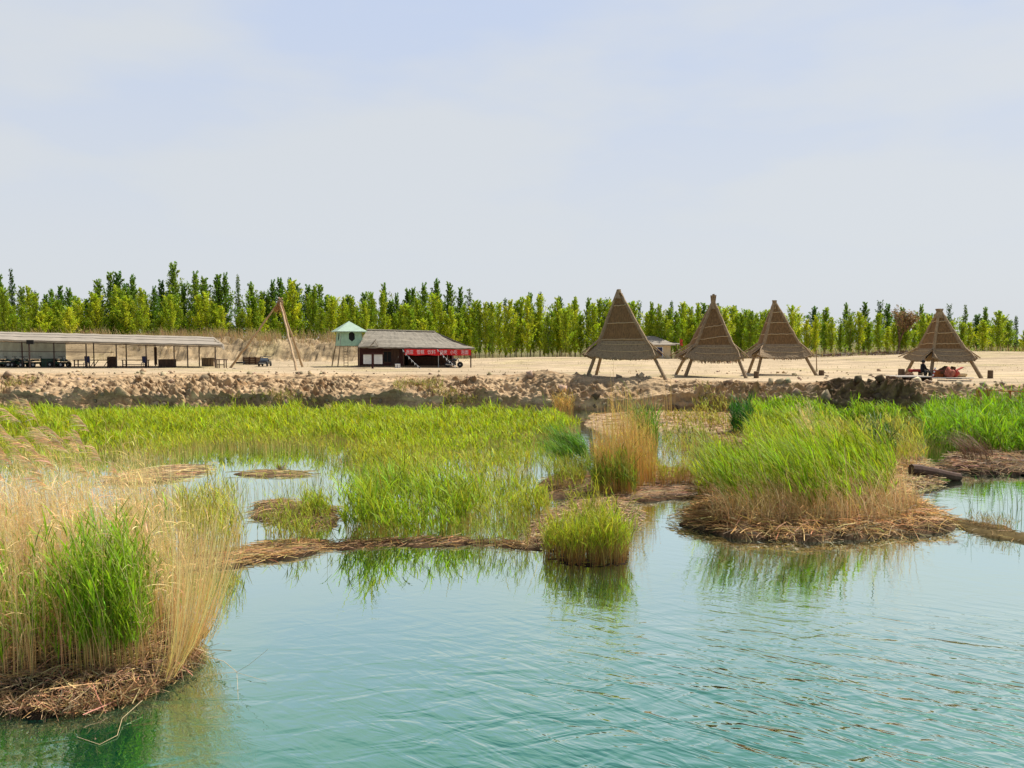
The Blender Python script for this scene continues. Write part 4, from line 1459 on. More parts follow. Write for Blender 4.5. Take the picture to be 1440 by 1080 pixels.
quad_bike(4, "dark green quad bike at the left edge of the photo under the shelter", .3)
quad_bike(31, "dark green quad bike just left of the black square board", -.4, 75.2)
quad_bike(17, "dark green quad bike in the second rank left of the black square board", 1.1, 76.7)
quad_bike(84, "dark green quad bike just right of the equipment case", -.2, 75.8)
quad_bike(53, "dark green quad bike just right of the black square board", .9, 75.8)


def steel_chest(px0, px1, py1, Y, hgt, dep, mat, name, label, cat, lid=True):
    x0, x1 = boxed(px0, px1, py1, Y, hgt, dep)
    root = thing(name, ((x0 + x1) / 2, Y + dep / 2, PZ), label, cat)
    MB().box(((x0 + x1) / 2, Y + dep / 2, PZ + hgt * .46), (x1 - x0, dep, hgt * .92)).build("body", mat, root, bevel=.02)
    if lid:
        MB().box(((x0 + x1) / 2, Y + dep / 2, PZ + hgt * .965), (x1 - x0 + .06, dep + .06, hgt * .07)).build("lid", mat, root, bevel=.015)
    f = MB()
    nn = max(2, int((x1 - x0) / .28))
    for i in range(nn + 1):
        x = x0 + (x1 - x0) * i / nn
        f.box((x, Y - .012, PZ + hgt * .46), (.035, .02, hgt * .9))
    f.build("slat", M_darkwood if mat is not M_green_l else M_green_p, root)
    return root


steel_chest(58, 75, 514, 75.6, .85, .7, M_green_p, "equipment_case", "dark green equipment case beside the pale hanging sheets", "case")
steel_chest(223, 243, 515, 74.9, .8, .8, M_darkwood, "slatted_chest", "dark brown slatted chest between two shelter posts", "chest")
steel_chest(151, 161, 515, 75.4, 1.05, .5, M_darkwood, "cupboard", "narrow dark cupboard against a shelter post", "cupboard")
steel_chest(284, 300, 513, 79.0, .85, .8, M_wood, "stone_crate", "weathered crate behind the right end of the shelter", "crate")


def table(px0, px1, Y, h, dep, mat, name, label, cat, cross=False, stretcher=True, group=None):
    a, b = at(px0, 515, Y), at(px1, 515, Y)
    x0, x1 = a.x, b.x
    root = thing(name, ((x0 + x1) / 2, Y + dep / 2, PZ), label, cat, group)
    MB().box(((x0 + x1) / 2, Y + dep / 2, PZ + h), (x1 - x0, dep, .07)).build("table_top", mat, root, bevel=.01)
    for x in (x0 + .15, x1 - .15):
        for y in (Y + .08, Y + dep - .08):
            if cross:
                MB().bar((x - .25, y, PZ - .02), (x + .25, y, PZ + h - .035), .035, .035, 4).build("leg", M_darkwood, root)
            else:
                MB().box((x, y, PZ + h / 2 - .02), (.08, .08, h - .03)).build("leg", M_darkwood, root)
    if stretcher:
        MB().box(((x0 + x1) / 2, Y + .08, PZ + h * .4), (x1 - x0 - .38, .05, .06)).build("stretcher", M_darkwood, root)
    return root


table(170, 206, 74.8, .72, .8, M_wood, "picnic_table", "long picnic table under the middle of the shelter", "table")
table(127, 150, 74.7, .72, .8, M_wood, "trestle_table", "crossed-leg trestle table left of the narrow cupboard", "table", cross=True, stretcher=False)
table(102, 122, 75.0, .72, .8, M_blue, "dark_table", "dark-topped table right of the quad bikes", "table")
table(302.5, 317, 73.0, .82, .7, M_darkwood, "wooden_bench", "small slatted wooden table past the shelter's right end", "table")


def chair(px, Y, mat, label, rz=0.0):
    c = at(px, 515, Y)
    root = thing("chair", (c.x, Y, PZ), label, "chair")
    MB().box((c.x, Y, PZ + .45), (.45, .45, .06), rz).build("seat", mat, root, bevel=.01)
    MB().box((c.x - .05, Y + .2, PZ + .8), (.5, .06, .62), rz, .12).build("backrest", mat, root, bevel=.01)
    for sx in (-.19, .19):
        for sy in (-.19, .19):
            MB().bar((c.x + sx, Y + sy, PZ - .02), (c.x + sx, Y + sy, PZ + .43), .022, .022, 5).build("leg", M_post, root)


chair(203, 74.6, M_blue, "dark blue chair at the right end of the long picnic table")
chair(122, 74.5, M_blue, "dark blue chair at the dark-topped table")
pn = MB()
block(pn, 217, 220, 488, 513, 77.9, .08)
tag(pn.build("brown_panel", M_darkwood), "tall narrow rusty brown panel leaning at a shelter post", "panel")


# ------------------------------------------------------------------ bare tripod of logs
def tripod():
    ap = at(394, 423, 73.5)
    root = thing("log_tripod", (ap.x, 73.5, PZ), "bare tripod of peeled logs without thatch", "tripod")
    feet = [G(323, 517, PZ), G(417, 521, PZ), G(426, 516, PZ)]
    for f in feet:
        f.z = PZ - .1
        d = (ap - f).normalized()
        MB().bar(f, ap + d * .35, .12, .08, 8, .05, 9).build("pole", M_pole, root)
    m = MB()
    base = ap.lerp(feet[0], .06)
    for i in range(70):
        t = random.uniform(.02, .15)
        p = ap.lerp(feet[0], t)
        q = ap.lerp(feet[1], t * random.uniform(.5, 1.0))
        a = p.lerp(q, random.uniform(0, .9)) + Vector((random.uniform(-.15, .15), random.uniform(-.2, .2), random.uniform(-.1, .1)))
        m.bar(a, a + Vector((random.uniform(-.3, .3), random.uniform(-.2, .2), random.uniform(-.55, -.1))), .03, .015, 4)
    m.build("reed_scraps", M_scrap, root)
    r = MB()
    for k in range(5):
        r.lathe(ap + Vector((0, 0, -.35 + .08 * k)), [(.26, 0), (.27, .03), (.26, .06)], 12, .05)
    r.build("rope", M_ridge, root)


tripod()


# ------------------------------------------------------------------ buggy and crates by the tripod
def buggy():
    Y = 78.3
    c = at(372.5, 515.4, Y)
    root = thing("buggy", (c.x, Y, PZ), "small black roofed buggy parked beside the wooden crates", "buggy")
    x = c.x
    b = MB()
    b.box((x, Y, PZ + .38), (.92, 1.5, .26))
    b.box((x + .04, Y - .5, PZ + .52), (.8, .5, .12), 0, .15)
    b.build("body", M_blackpaint, root, bevel=.05)
    for sx in (-.42, .42):
        for sy in (-.55, .55):
            MB().lathe((x + sx - .07, Y + sy, PZ + .2), [(.12, 0), (.2, .02), (.2, .12), (.12, .14)], 14, 0, (1, 0, 0)).build("wheel", M_rubber, root)
    g = MB(); g.box((x, Y - .22, PZ + .74), (.74, .03, .26), 0, -.3)
    g.build("windscreen", M_glass, root)
    for sx in (-.38, .38):
        MB().bar((x + sx, Y - .28, PZ + .5), (x + sx, Y - .1, PZ + .96), .022, .022, 5).build("roof_post", M_blackpaint, root)
        MB().bar((x + sx, Y + .55, PZ + .5), (x + sx, Y + .5, PZ + .96), .022, .022, 5).build("roof_post", M_blackpaint, root)
    MB().box((x, Y + .2, PZ + .98), (.88, .9, .06)).build("roof", M_blackpaint, root, bevel=.02)
    MB().box((x, Y + .25, PZ + .62), (.7, .4, .22)).build("seat", M_rubber, root, bevel=.03)
    MB().box((x, Y - .77, PZ + .34), (.7, .05, .08)).build("bumper", M_metal, root)


buggy()


def pallet_crate(px0, px1, Y, h, label):
    a, b = at(px0, 511, Y), at(px1, 511, Y)
    z0 = ground_z(a.x, Y)
    root = thing("wooden_crate", ((a.x + b.x) / 2, Y, z0), label, "crate", "wooden crates by the log tripod")
    for i in range(4):
        z = z0 + .1 + (h - .15) * i / 3
        MB().box(((a.x + b.x) / 2, Y, z), (b.x - a.x, .04, .13)).build("plank", M_wood, root)
    MB().box(((a.x + b.x) / 2, Y + .5, z0 + h / 2), (b.x - a.x - .02, .9, h * .9)).build("load", M_brownrug, root)
    for x in (a.x, b.x):
        MB().box((x, Y - .03, z0 + h / 2), (.09, .06, h + .06)).build("post", M_darkwood, root)


pallet_crate(342.5, 350.5, 84.0, .82, "leftmost wooden crate in the row left of the buggy")
pallet_crate(351.5, 359, 83.8, .84, "middle wooden crate in the row left of the buggy")
pallet_crate(360, 367, 83.6, .78, "wooden crate nearest the black buggy")
bk = MB()
block(bk, 331.5, 341, 509, 511.4, 83, .8)
tag(bk.build("rubber_mat", M_black), "flat black mat lying on sand beside the crates", "mat")


# ------------------------------------------------------------------ watchtower
def tower():
    Y = 78.0
    c = at(491.5, 516, Y)
    root = thing("watchtower", (c.x, Y, PZ), "mint green watchtower on stilts with dark six-sided windows", "watchtower")
    al = math.radians(24)
    ux = Vector((math.cos(al), math.sin(al), 0))            # along the front face
    uy = Vector((-math.sin(al), math.cos(al), 0))
    c0 = Vector((c.x, Y, 0))

    def q(s, z): return [c0 + ux * a * s + uy * b * s + Vector((0, 0, z)) for a, b in ((-1, -1), (1, -1), (1, 1), (-1, 1))]
    zt, zb, ze = 5.62, 4.05, 5.50
    top, bot = q(.98, zt), q(1.16, zb)
    # wall panels with a real six-sided opening in each
    for k in range(4):
        p0, p1, p2, p3 = bot[k], bot[(k + 1) % 4], top[(k + 1) % 4], top[k]

        def S(u, v): return p0.lerp(p1, u).lerp(p3.lerp(p2, u), v)
        ctr = (.52, .60) if k != 3 else (.48, .60)
        hexa = [(ctr[0] + .165 * math.cos(a), ctr[1] + .33 * math.sin(a)) for a in [PI / 2 + i * PI / 3 for i in range(6)]]
        rim = [(.5, 1), (0, 1), (0, 0), (.5, 0), (1, 0), (1, 1)]
        nrm = (p1 - p0).cross(p3 - p0).normalized()
        vs = [S(*h) for h in hexa] + [S(*h) for h in rim]
        vs += [v - nrm * .06 for v in vs]
        fs = []
        for i in range(6):
            j = (i + 1) % 6
            fs.append((i, j, 6 + j, 6 + i))
            fs.append((12 + i, 18 + i, 18 + j, 12 + j))
            fs.append((i, 12 + i, 12 + j, j))
        m = MB(); m.add(vs, fs)
        wl = m.build("wall", M_mint, root)
        m = MB()
        m.slab([S(*h) - nrm * .10 for h in hexa], .02, nrm)
        m.build("window", M_black, wl)
        MB().bar(bot[k], top[k], .05, .05, 5).build("corner_trim", M_mintroof, root)
    m = MB()
    fl = q(1.1, zb + .02)
    m.slab(fl, .08); m.build("floor", M_wood, root)
    ov = q(1.52, 5.50)
    apx = c0 + Vector((0, 0, 6.55))
    m = MB()
    vs = ov + [apx] + [v - Vector((0, 0, .07)) for v in ov]
    m.add(vs, [(0, 1, 4), (1, 2, 4), (2, 3, 4), (3, 0, 4), (0, 5, 6, 1), (1, 6, 7, 2), (2, 7, 8, 3), (3, 8, 5, 0), (8, 7, 6, 5)])
    m.build("roof", M_mintroof, root)
    ft = q(1.5, PZ - .1)
    for k in range(4):
        MB().bar(ft[k], bot[k].lerp(top[k], -.02), .065, .06, 6).build("leg", M_wood, root)
    # ladder on the left
    l0, l1 = c0 - ux * .75 - uy * 1.9, c0 - ux * .55 - uy * 1.0
    l0.z, l1.z = PZ, zb + .1
    for s in (-.2, .2):
        MB().bar(l0 + ux * s, l1 + ux * s, .035, .035, 5).build("ladder_rail", M_wood, root)
    for i in range(8):
        p = l0.lerp(l1, (i + .5) / 8)
        MB().bar(p - ux * .2, p + ux * .2, .025, .025, 5).build("ladder_rung", M_wood, root)


tower()


# ------------------------------------------------------------------ snack hut
def snack_hut():
    Y = 77.0
    xl, xm, xo, xr = at(504, 515, Y).x, at(567, 515, Y).x, at(633, 515, Y).x, at(664, 515, Y - 2.0).x
    D = 5.0
    root = thing("snack_hut", ((xl + xr) / 2, Y, PZ), "dark red wooden snack hut with a grey roof and open right end", "hut")
    ze = 3.92
    # floor slab and walls
    MB().box(((xl + xo) / 2, Y + D / 2, PZ + .03), (xo - xl + .3, D + .5, .14)).build("floor", M_wood, root)
    wl = MB()
    nb = 30
    for i in range(nb):                          # boarded front
        x0 = xl + (xm - xl) * i / nb
        wl.box((x0 + (xm - xl) / nb / 2, Y + random.uniform(-.008, .008), PZ + .1 + (ze - PZ) / 2), ((xm - xl) / nb - .012, .05, ze - PZ))
    wl.box(((xl + xm) / 2, Y + .05, PZ + .1 + (ze - PZ) / 2), (xm - xl, .04, ze - PZ))
    front = wl.build("front_wall", M_redwood, root)
    MB().box((xl - .03, Y + D / 2 + .03, PZ + .1 + (ze - PZ) / 2), (.06, D, ze - PZ + .1)).build("side_wall", M_redwood, root)
    MB().box(((xl + xo) / 2, Y + D, PZ + .1 + (ze - PZ) / 2), (xo - xl, .06, ze - PZ + .1)).build("back_wall", M_redwood, root)
    MB().box((xo, Y + D * .7, PZ + .1 + (ze - PZ) / 2), (.06, D * .55, ze - PZ)).build("side_wall", M_redwood, root)
    # window and door in the boarded front
    wx0, wx1 = at(539, 500, Y).x, at(551, 500, Y).x
    f = MB(); f.box(((wx0 + wx1) / 2, Y - .04, PZ + 1.0), (wx1 - wx0, .05, 1.2))
    fr = f.build("window", M_darkwood, root)
    for i in range(2):
        MB().box((wx0 + (wx1 - wx0) * (.27 + .46 * i), Y - .07, PZ + 1.0), ((wx1 - wx0) * .38, .02, 1.0)).build("pane", M_black, fr)
    dx = at(556, 500, Y).x
    dr = MB().box((dx, Y - .045, PZ + 1.0), (.8, .05, 1.75)).build("door", M_darkwood, root)
    MB().bar((dx + .3, Y - .09, PZ + .9), (dx + .3, Y - .09, PZ + 1.1), .02, .02, 5).build("handle", M_metal, dr)
    # counter and shelves inside the open part
    MB().box(((xm + xo) / 2, Y + 2.2, PZ + .55), (xo - xm - .4, .6, .9)).build("counter", M_darkwood, root)
    sh = MB()
    for k in range(3):
        sh.box(((xm + xo) / 2, Y + 4.6, PZ + .7 + .45 * k), (xo - xm - .4, .4, .05))
    sh.build("shelf", M_darkwood, root)
    # roof: front slope, back slope, long drop to the right over the awning
    eL, eR = at(503.5, 487.2, Y - .75), at(668, 489.3, Y - 2.2)
    rL, rR = at(516, 464.3, Y + 2.6), at(612, 466.8, Y + 2.6)
    bL, bR = Vector((rL.x - .3, Y + D + .5, ze + .15)), Vector((rR.x + 1.8, Y + D + .5, ze + .1))
    m = MB()
    nu, nv = 40, 8
    vs, fs = [], []
    for layer in (0, 1):
        for j in range(nv + 1):
            v = j / nv
            for i in range(nu + 1):
                u = i / nu
                e = eL.lerp(eR, u)
                r = rL.lerp(rR, u)
                p = e.lerp(r, v)
                p.z -= .22 * math.sin(PI * v) * (u > .4) * min(1, (u - .4) * 3 if u > .4 else 0)
                p.z += random.uniform(-.03, .03) - .13 * layer + (.035 if (j % 2) else -.02)
                vs.append(p)
    n1 = (nu + 1) * (nv + 1)
    for j in range(nv):
        for i in range(nu):
            a = j * (nu + 1) + i
            fs.append((a, a + 1, a + nu + 2, a + nu + 1)); fs.append((n1 + a, n1 + a + nu + 1, n1 + a + nu + 2, n1 + a + 1))
    for i in range(nu):
        fs.append((i, n1 + i, n1 + i + 1, i + 1))
    for j in range(nv):
        for e in (0, nu):
            a = j * (nu + 1) + e
            fs.append((a, a + nu + 1, n1 + a + nu + 1, n1 + a))
    m.add(vs, fs)
    roof = m.build("roof", M_roofgrey, root)
    m = MB()
    m.slab([rL + Vector((0, 0, .02)), rR + Vector((0, 0, .02)), bR, bL], .12)
    m.slab([rR + Vector((0, 0, .02)), eR + Vector((-.3, .4, .02)), bR], .1)
    m.build("back_roof", M_roofgrey, root)
    MB().bar(rL + Vector((0, 0, .03)), rR + Vector((0, 0, .03)), .09, .09, 6).build("ridge_cap", M_roofmat, roof)
    g = MB()
    g.slab([Vector((xl, Y + .1, ze + .1)), Vector((rL.x + .35, Y + 2.5, rL.z - .14)), Vector((xl, Y + D - .1, ze + .1))], .05, (1, 0, 0))
    g.build("gable", M_darkwood, root)
    # small lean-to flap at the left front with pale torn boards
    m = MB()
    m.slab([at(507, 487.5, Y - .9), at(532, 486, Y - .9), at(532, 480, Y - .4), at(512, 480.5, Y - .4)], .07)
    m.build("lean_to", M_roofgrey, root)
    m = MB()
    for (a, b) in (((521, 486.5), (527, 479)), ((527, 479), (531, 486)), ((524, 483), (529, 477)), ((526, 482), (520, 487))):
        m.bar(at(*a, Y - 1.05), at(*b, Y - 1.05), .045, .04, 5)
    m.build("torn_board", M_roofmat, root)
    # posts
    for px, yy, top, mt in ((567.5, Y - 1.2, 490, M_darkwood), (616.5, Y - 1.3, 490, M_metal), (629, Y - .3, 491, M_metal), (662, Y - 1.9, 490, M_darkwood), (505, Y - .4, 488, M_wood)):
        t = at(px, top, yy)
        MB().bar((t.x, yy, PZ - .1), (t.x, yy, t.z), .065 if mt is M_darkwood else .04, None, 6).build("post", mt, root)
    be = MB(); be.bar(at(566, 490.4, Y - 1.6), at(665, 491, Y - 1.95), .06, .06, 5); be.build("eave_beam", M_darkwood, root)


snack_hut()


def banner():
    Ya, Yb = 75.3, 75.0
    p0, p1 = at(568.5, 490.8, Ya), at(662.3, 491.2, Yb)
    hh = .58
    root = thing("banner", (p0.lerp(p1, .5)) - Vector((0, 0, hh)), "long red cloth banner with white characters under the snack hut eave", "banner")
    m = MB()
    n = 48
    vs, fs = [], []
    for layer in (0, 1):
        for j in range(4):
            for i in range(n + 1):
                u = i / n
                p = p0.lerp(p1, u)
                p = p + Vector((0, .02 * math.sin(u * 40 + j) + .02 * layer, -hh * j / 3 + .015 * math.sin(u * 23) - (.04 * math.sin(u * PI * 3) ** 2 if j == 3 else 0)))
                vs.append(p)
    for j in range(3):
        for i in range(n):
            a = j * (n + 1) + i
            fs.append((a, a + n + 1, a + n + 2, a + 1))
            b = 4 * (n + 1) + a
            fs.append((b, b + 1, b + n + 2, b + n + 1))
    m.add(vs, fs)
    m.build("cloth", M_red, root)
    d = (p1 - p0)
    L = d.length
    ang = math.atan2(d.y, d.x)
    words = [("商店", .025, .14), ("雪糕", .185, .305), ("饮料", .345, .475), ("烧烤", .535, .645), ("小吃", .685, .80), ("泡面", .845, .965)]
    for wd, u0, u1 in words:
        cu = bpy.data.curves.new("lettering", "FONT")
        cu.body = wd
        cu.size = .5
        cu.align_x = "CENTER"
        cu.align_y = "CENTER"
        cu.extrude = .004
        to = bpy.data.objects.new("lettering", cu)
        C.objects.link(to)
        bpy.context.view_layer.update()
        me = bpy.data.meshes.new_from_object(to.evaluated_get(bpy.context.evaluated_depsgraph_get()))
        bpy.data.objects.remove(to)
        co = np.empty(len(me.vertices) * 3, np.float32)
        me.vertices.foreach_get("co", co)
        co = co.reshape(-1, 3)
        if len(co) == 0: continue
        lo, hi = co.min(0), co.max(0)
        um = (u0 + u1) / 2
        p = p0.lerp(p1, um) + Vector((0, -.06, -hh * .5))
        wx = (u1 - u0) * L * .92
        new = np.zeros_like(co)
        lx = (co[:, 0] - (lo[0] + hi[0]) / 2) / (hi[0] - lo[0]) * wx
        lz = (co[:, 1] - (lo[1] + hi[1]) / 2) / (hi[1] - lo[1]) * .42
        rl = p - root.location
        new[:, 0] = rl.x + lx * math.cos(ang)
        new[:, 1] = rl.y + lx * math.sin(ang) + co[:, 2]
        new[:, 2] = rl.z + lz
        me.vertices.foreach_set("co", new.ravel())
        me.materials.clear()
        me.materials.append(M_letter)
        me.update()
        o = bpy.data.objects.new("lettering", me)
        C.objects.link(o)
        o.parent = root


banner()


def bunting(pts, label):
    root = thing("bunting", pts[-1], label, "bunting", "strings of pennants on the snack hut")
    P = [Vector(p) for p in pts]
    cd = MB().path(P, .012, 4)
    cd.build("cord", M_white, root)
    n = 13
    for i in range(n):
        t = (i + .5) / n * (len(P) - 1)
        k = int(t)
        p = P[k].lerp(P[k + 1], t - k)
        d = (P[k + 1] - P[k]).normalized()
        m = MB()
        m.slab([p - d * .10, p + d * .10, p + d * .02 + Vector((-.03, 0, -.22))], .012, (0, 1, 0))
        m.build("pennant", M_white if i % 2 == 0 else M_black, root)


def sag(a, b, s, n=7):
    a, b = Vector(a), Vector(b)
    return [a.lerp(b, i / (n - 1)) - Vector((0, 0, s * math.sin(PI * i / (n - 1)))) for i in range(n)]


bunting(sag(at(566, 491, 74.6), at(593, 519, 73.0), .12), "black and white pennant string slanting down from the banner's left end")
bunting(sag(at(615, 491, 74.5), at(641, 515, 73.6), .10), "black and white pennant string slanting down from the banner's middle")


def notice_board():
    Y = 72.0
    c = at(524, 518.5, Y)
    root = thing("notice_board", (c.x, Y, PZ), "two white notice panels on a dark red post below the watchtower", "notice board")
    MB().box((c.x, Y, PZ + .72), (.17, .1, 1.5)).build("post", M_redwood, root)
    for px0, px1 in ((511, 522.5), (526, 537.5)):
        p = block(MB(), px0, px1, 498.6, 511.8, Y + .02, .04).build("panel", M_white, root)
        m = MB()
        q0, q1 = at(px0, 511.8, Y), at(px1, 498.6, Y)
        for i in range(7):
            z = q0.z + (q1.z - q0.z) * (.12 + .12 * i)
            m.box(((q0.x + q1.x) / 2 + random.uniform(-.04, .04), Y + .012, z), ((q1.x - q0.x) * random.uniform(.4, .75), .006, .012))
        m.build("faint_lines", M_metal, p)
    a, b = at(509.5, 497.3, Y), at(539, 498, Y)
    MB().box(((a.x + b.x) / 2, Y, a.z - .02), (b.x - a.x, .25, .07)).build("cap_board", M_redwood, root)


notice_board()
steel_chest(555.5, 562, 517, 73.6, .37, .35, M_white, "white_box", "small white box on the ground before the snack hut", "box", lid=True)


def motorbike():
    Y = 74.6
    c = at(638, 516, Y)
    root = thing("motorcycle", (c.x, Y, PZ), "black motorcycle parked under the open end of the snack hut", "motorcycle")
    x, z = c.x, PZ
    for sx in (-.58, .62):
        wl = MB().lathe((x + sx, Y - .05, z + .29), [(.22, 0), (.29, .02), (.29, .08), (.22, .10)], 18, 0, (0, 1, 0)).build("wheel", M_rubber, root)
        MB().lathe((x + sx, Y - .055, z + .29), [(.06, 0), (.06, .11)], 8, 0, (0, 1, 0)).build("hub", M_metal, wl)
    b = MB()
    b.bar((x - .58, Y, z + .29), (x - .1, Y, z + .35), .04, .05, 6)
    b.bar((x + .62, Y, z + .29), (x + .36, Y, z + .92), .035, .04, 6)
    b.box((x, Y, z + .4), (.46, .26, .34))
    b.build("frame", M_blackpaint, root, bevel=.03)
    MB().lathe((x - .12, Y, z + .72), [(.05, 0), (.15, .08), (.17, .22), (.12, .4), (.05, .46)], 10, 0, (1, 0, .1)).build("fuel_tank", M_blackpaint, root, smooth=True)
    MB().box((x - .42, Y, z + .72), (.62, .24, .12), 0, 0, .08).build("seat", M_rubber, root, bevel=.04)
    MB().bar((x + .34, Y - .34, z + .98), (x + .34, Y + .34, z + .98), .02, .02, 5).build("handlebar", M_metal, root)
    MB().lathe((x + .42, Y, z + .82), [(.06, 0), (.09, .07)], 10, 0, (1, 0, 0)).build("headlight", M_white, root)
    MB().bar((x - .1, Y - .16, z + .25), (x - .75, Y - .16, z + .33), .035, .05, 6).build("exhaust", M_metal, root)


motorbike()


# ------------------------------------------------------------------ mud house behind the first hut
def mud_house():
    Y = 108.0
    z0 = ground_z(20, Y)
    x0, x1 = at(880, 500, Y).x, at(943, 500, Y).x
    root = thing("mud_house", ((x0 + x1) / 2, Y, z0), "small yellow mud house behind the first thatched hut", "house")
    zt = at(900, 484.5, Y).z
    MB().box(((x0 + x1) / 2, Y + 2, (z0 + zt) / 2), (x1 - x0, 4, zt - z0)).build("wall", M_mud, root)
    m = MB()
    for k in range(4):
        y0, y1 = Y - .5 + k * .65, Y - .5 + (k + 1) * .65 + .06
        za = zt + .0 + k * .3
        xa, xb = x0 - .4 + k * .3, x1 + .6 - k * .62
        m.slab([(xa, y0, za), (xb, y0, za), (xb - .5, y1, za + .31), (xa + .2, y1, za + .31)], .14)
    m.slab([(x0 + .8, Y + 2.1, zt + 1.2), (x1 - 1.9, Y + 2.1, zt + 1.2), (x1 + .4, Y + 4.5, zt), (x0 - .4, Y + 4.5, zt)], .14)
    m.build("roof", M_roofmat, root)
    w0, w1 = at(923.8, 501.5, Y), at(931.2, 488.5, Y)
    d = MB().box(((w0.x + w1.x) / 2, Y - .05, (w0.z + w1.z) / 2), (w1.x - w0.x + .22, .06, w1.z - w0.z + .16)).build("door_frame", M_white, root)
    MB().box(((w0.x + w1.x) / 2, Y - .09, (w0.z + w1.z) / 2), (w1.x - w0.x, .04, w1.z - w0.z)).build("door", M_blue, d)
    # open annex
    a0, a1 = x1 + .1, at(957.5, 500, Y).x
    m = MB()
    m.slab([(a0, Y - .3, zt + .12), (a1, Y - .3, zt + .06), (a1, Y + 3, zt + .3), (a0, Y + 3, zt + .3)], .12)
    m.build("annex_roof", M_roofgrey, root)
    for x in (a1 - .15, (a0 + a1) / 2):
        MB().bar((x, Y - .1, z0 - .1), (x, Y - .1, zt), .07, .06, 6).build("post", M_darkwood, root)


mud_house()

# red flag hanging by the mud house
def red_flag():
    Y = 104.0
    b = at(956, 505, Y)
    z0 = ground_z(b.x, Y)
    root = thing("flag", (b.x, Y, z0), "dark red flag hanging limp from a pole beside the mud house", "flag")
    MB().bar((b.x, Y, z0 - .1), at(956, 474, Y), .035, .03, 5).build("pole", M_wood, root)
    m = MB()
    vs, fs = [], []
    n = 9
    for l in (0, 1):
        for j in range(n + 1):
            for i in range(4):
                p = at(956 + 1.3 * i + .6 * math.sin(j * 1.1), 476 + j * 1.0 + i * .6, Y)
                vs.append(p + Vector((0, .05 * math.sin(i * 2 + j) + .03 * l, 0)))
    for j in range(n):
        for i in range(3):
            a = j * 4 + i
            fs.append((a, a + 4, a + 5, a + 1)); a += 4 * (n + 1); fs.append((a, a + 1, a + 5, a + 4))
    m.add(vs, fs)
    m.build("cloth", M_redpaint, root)


red_flag()


# ------------------------------------------------------------------ small things on the sand
def stump(px, py, label, wd, ht):
    p = G(px, py, PZ)
    p.z = ground_z(p.x, p.y)
    root = thing("tree_stump", p, label, "stump", "sawn stumps used as seats")
    MB().lathe(p - Vector((0, 0, .04)), [(wd * 1.08, 0), (wd, .12), (wd * .95, ht)], 12, .05).build("trunk", M_stump, root)
    MB().lathe(p + Vector((0, 0, ht - .035)), [(wd * .88, 0), (wd * .86, .02)], 12, .03).build("sawn_face", M_pole, root)


stump(1063.5, 532, "sawn stump at the foot of the grey-skirted hut", .17, .5)
stump(1155, 528, "pale stump beside the thin upright pole", .2, .42)
stump(1267.5, 530, "wide stump left of the hut with the red bundles", .23, .6)
stump(1392.5, 532, "stump standing alone right of the farthest right hut", .18, .58)
pl = G(1149, 523, PZ)
tag(MB().bar((pl.x, pl.y, PZ - .1), at(1148, 492, pl.y), .045, .035, 6, .02, 4).build("thin_pole", M_wood), "thin upright pole standing right of the grey-skirted hut", "pole")


def deck():
    A, B2 = G(1262, 536.5, PZ), G(1311, 536.5, PZ)
    y0 = A.y
    root = thing("plank_deck", ((A.x + B2.x) / 2, y0 + .8, PZ), "low plank platform in front of the right hut with a dark gap beneath", "platform")
    n = 7
    for i in range(n):
        MB().box(((A.x + B2.x) / 2 + random.uniform(-.05, .05), y0 + .1 + i * .24, PZ + .30), (B2.x - A.x + random.uniform(-.1, .1), .22, .05)).build("plank", M_wood if i % 3 else M_metal, root)
    for t in (.03, .35, .65, .97):
        x = A.x + (B2.x - A.x) * t
        MB().box((x, y0 + .8, PZ + .12), (.12, 1.5, .3)).build("bearer", M_darkwood, root)


deck()


def loose_boards():
    for i, (a, b, lab, mt) in enumerate((((1310, 533), (1368, 533), "long grey board lying right of the plank platform", M_metal),
                                     ((1318, 536), (1366, 537), "weathered board nearest the camera by the right hut", M_roofgrey),
                                     ((1240, 533.5), (1262, 534), "pale board lying left of the plank platform", M_pole))):
        p, q = G(*a, PZ), G(*b, PZ)
        m = MB()
        d = (q - p)
        m.box((p + q) / 2 + Vector((0, 0, .07)), (d.length, .32, .06), math.atan2(d.y, d.x), .05 * (i - 1))
        m.box((p + q) / 2 + Vector((.2, .12, .025)), (d.length * .4, .2, .04), math.atan2(d.y, d.x) + .2)
        tag(m.build("loose_board", mt, bevel=.008), lab, "board", "boards lying by the right hut")


loose_boards()


def blob(name, c, size, mat, seed, parent=None, folds=.25):
    """soft heap (rug, bundle): a squashed ball with folds"""
    rs = np.random.default_rng(seed)
    n, k = 22, 12
    th = np.linspace(0, 2 * PI, n, endpoint=False)
    ph = np.linspace(.02, PI - .02, k)
    T, Pp = np.meshgrid(th, ph)
    x, y, z = np.sin(Pp) * np.cos(T), np.sin(Pp) * np.sin(T), np.cos(Pp)
    r = 1 + folds * fbm(x * 1.6 + seed, y * 1.6, z * 1.6, 3) + folds * .5 * vnoise(T * 3, z * 2 + seed, z * 0)
    V = np.stack([x * r * size[0] + c[0], y * r * size[1] + c[1], np.maximum(z * r * size[2], -size[2] * .9) + c[2]], 2).reshape(-1, 3)
    i = np.arange(n * k).reshape(k, n)
    j = np.roll(i, -1, 1)
    Q = np.stack([i[:-1], i[1:], j[1:], j[:-1]], 2).reshape(-1, 4)
    o = np_mesh(name, V, Q, None, mat, parent, smooth=True)
    return o


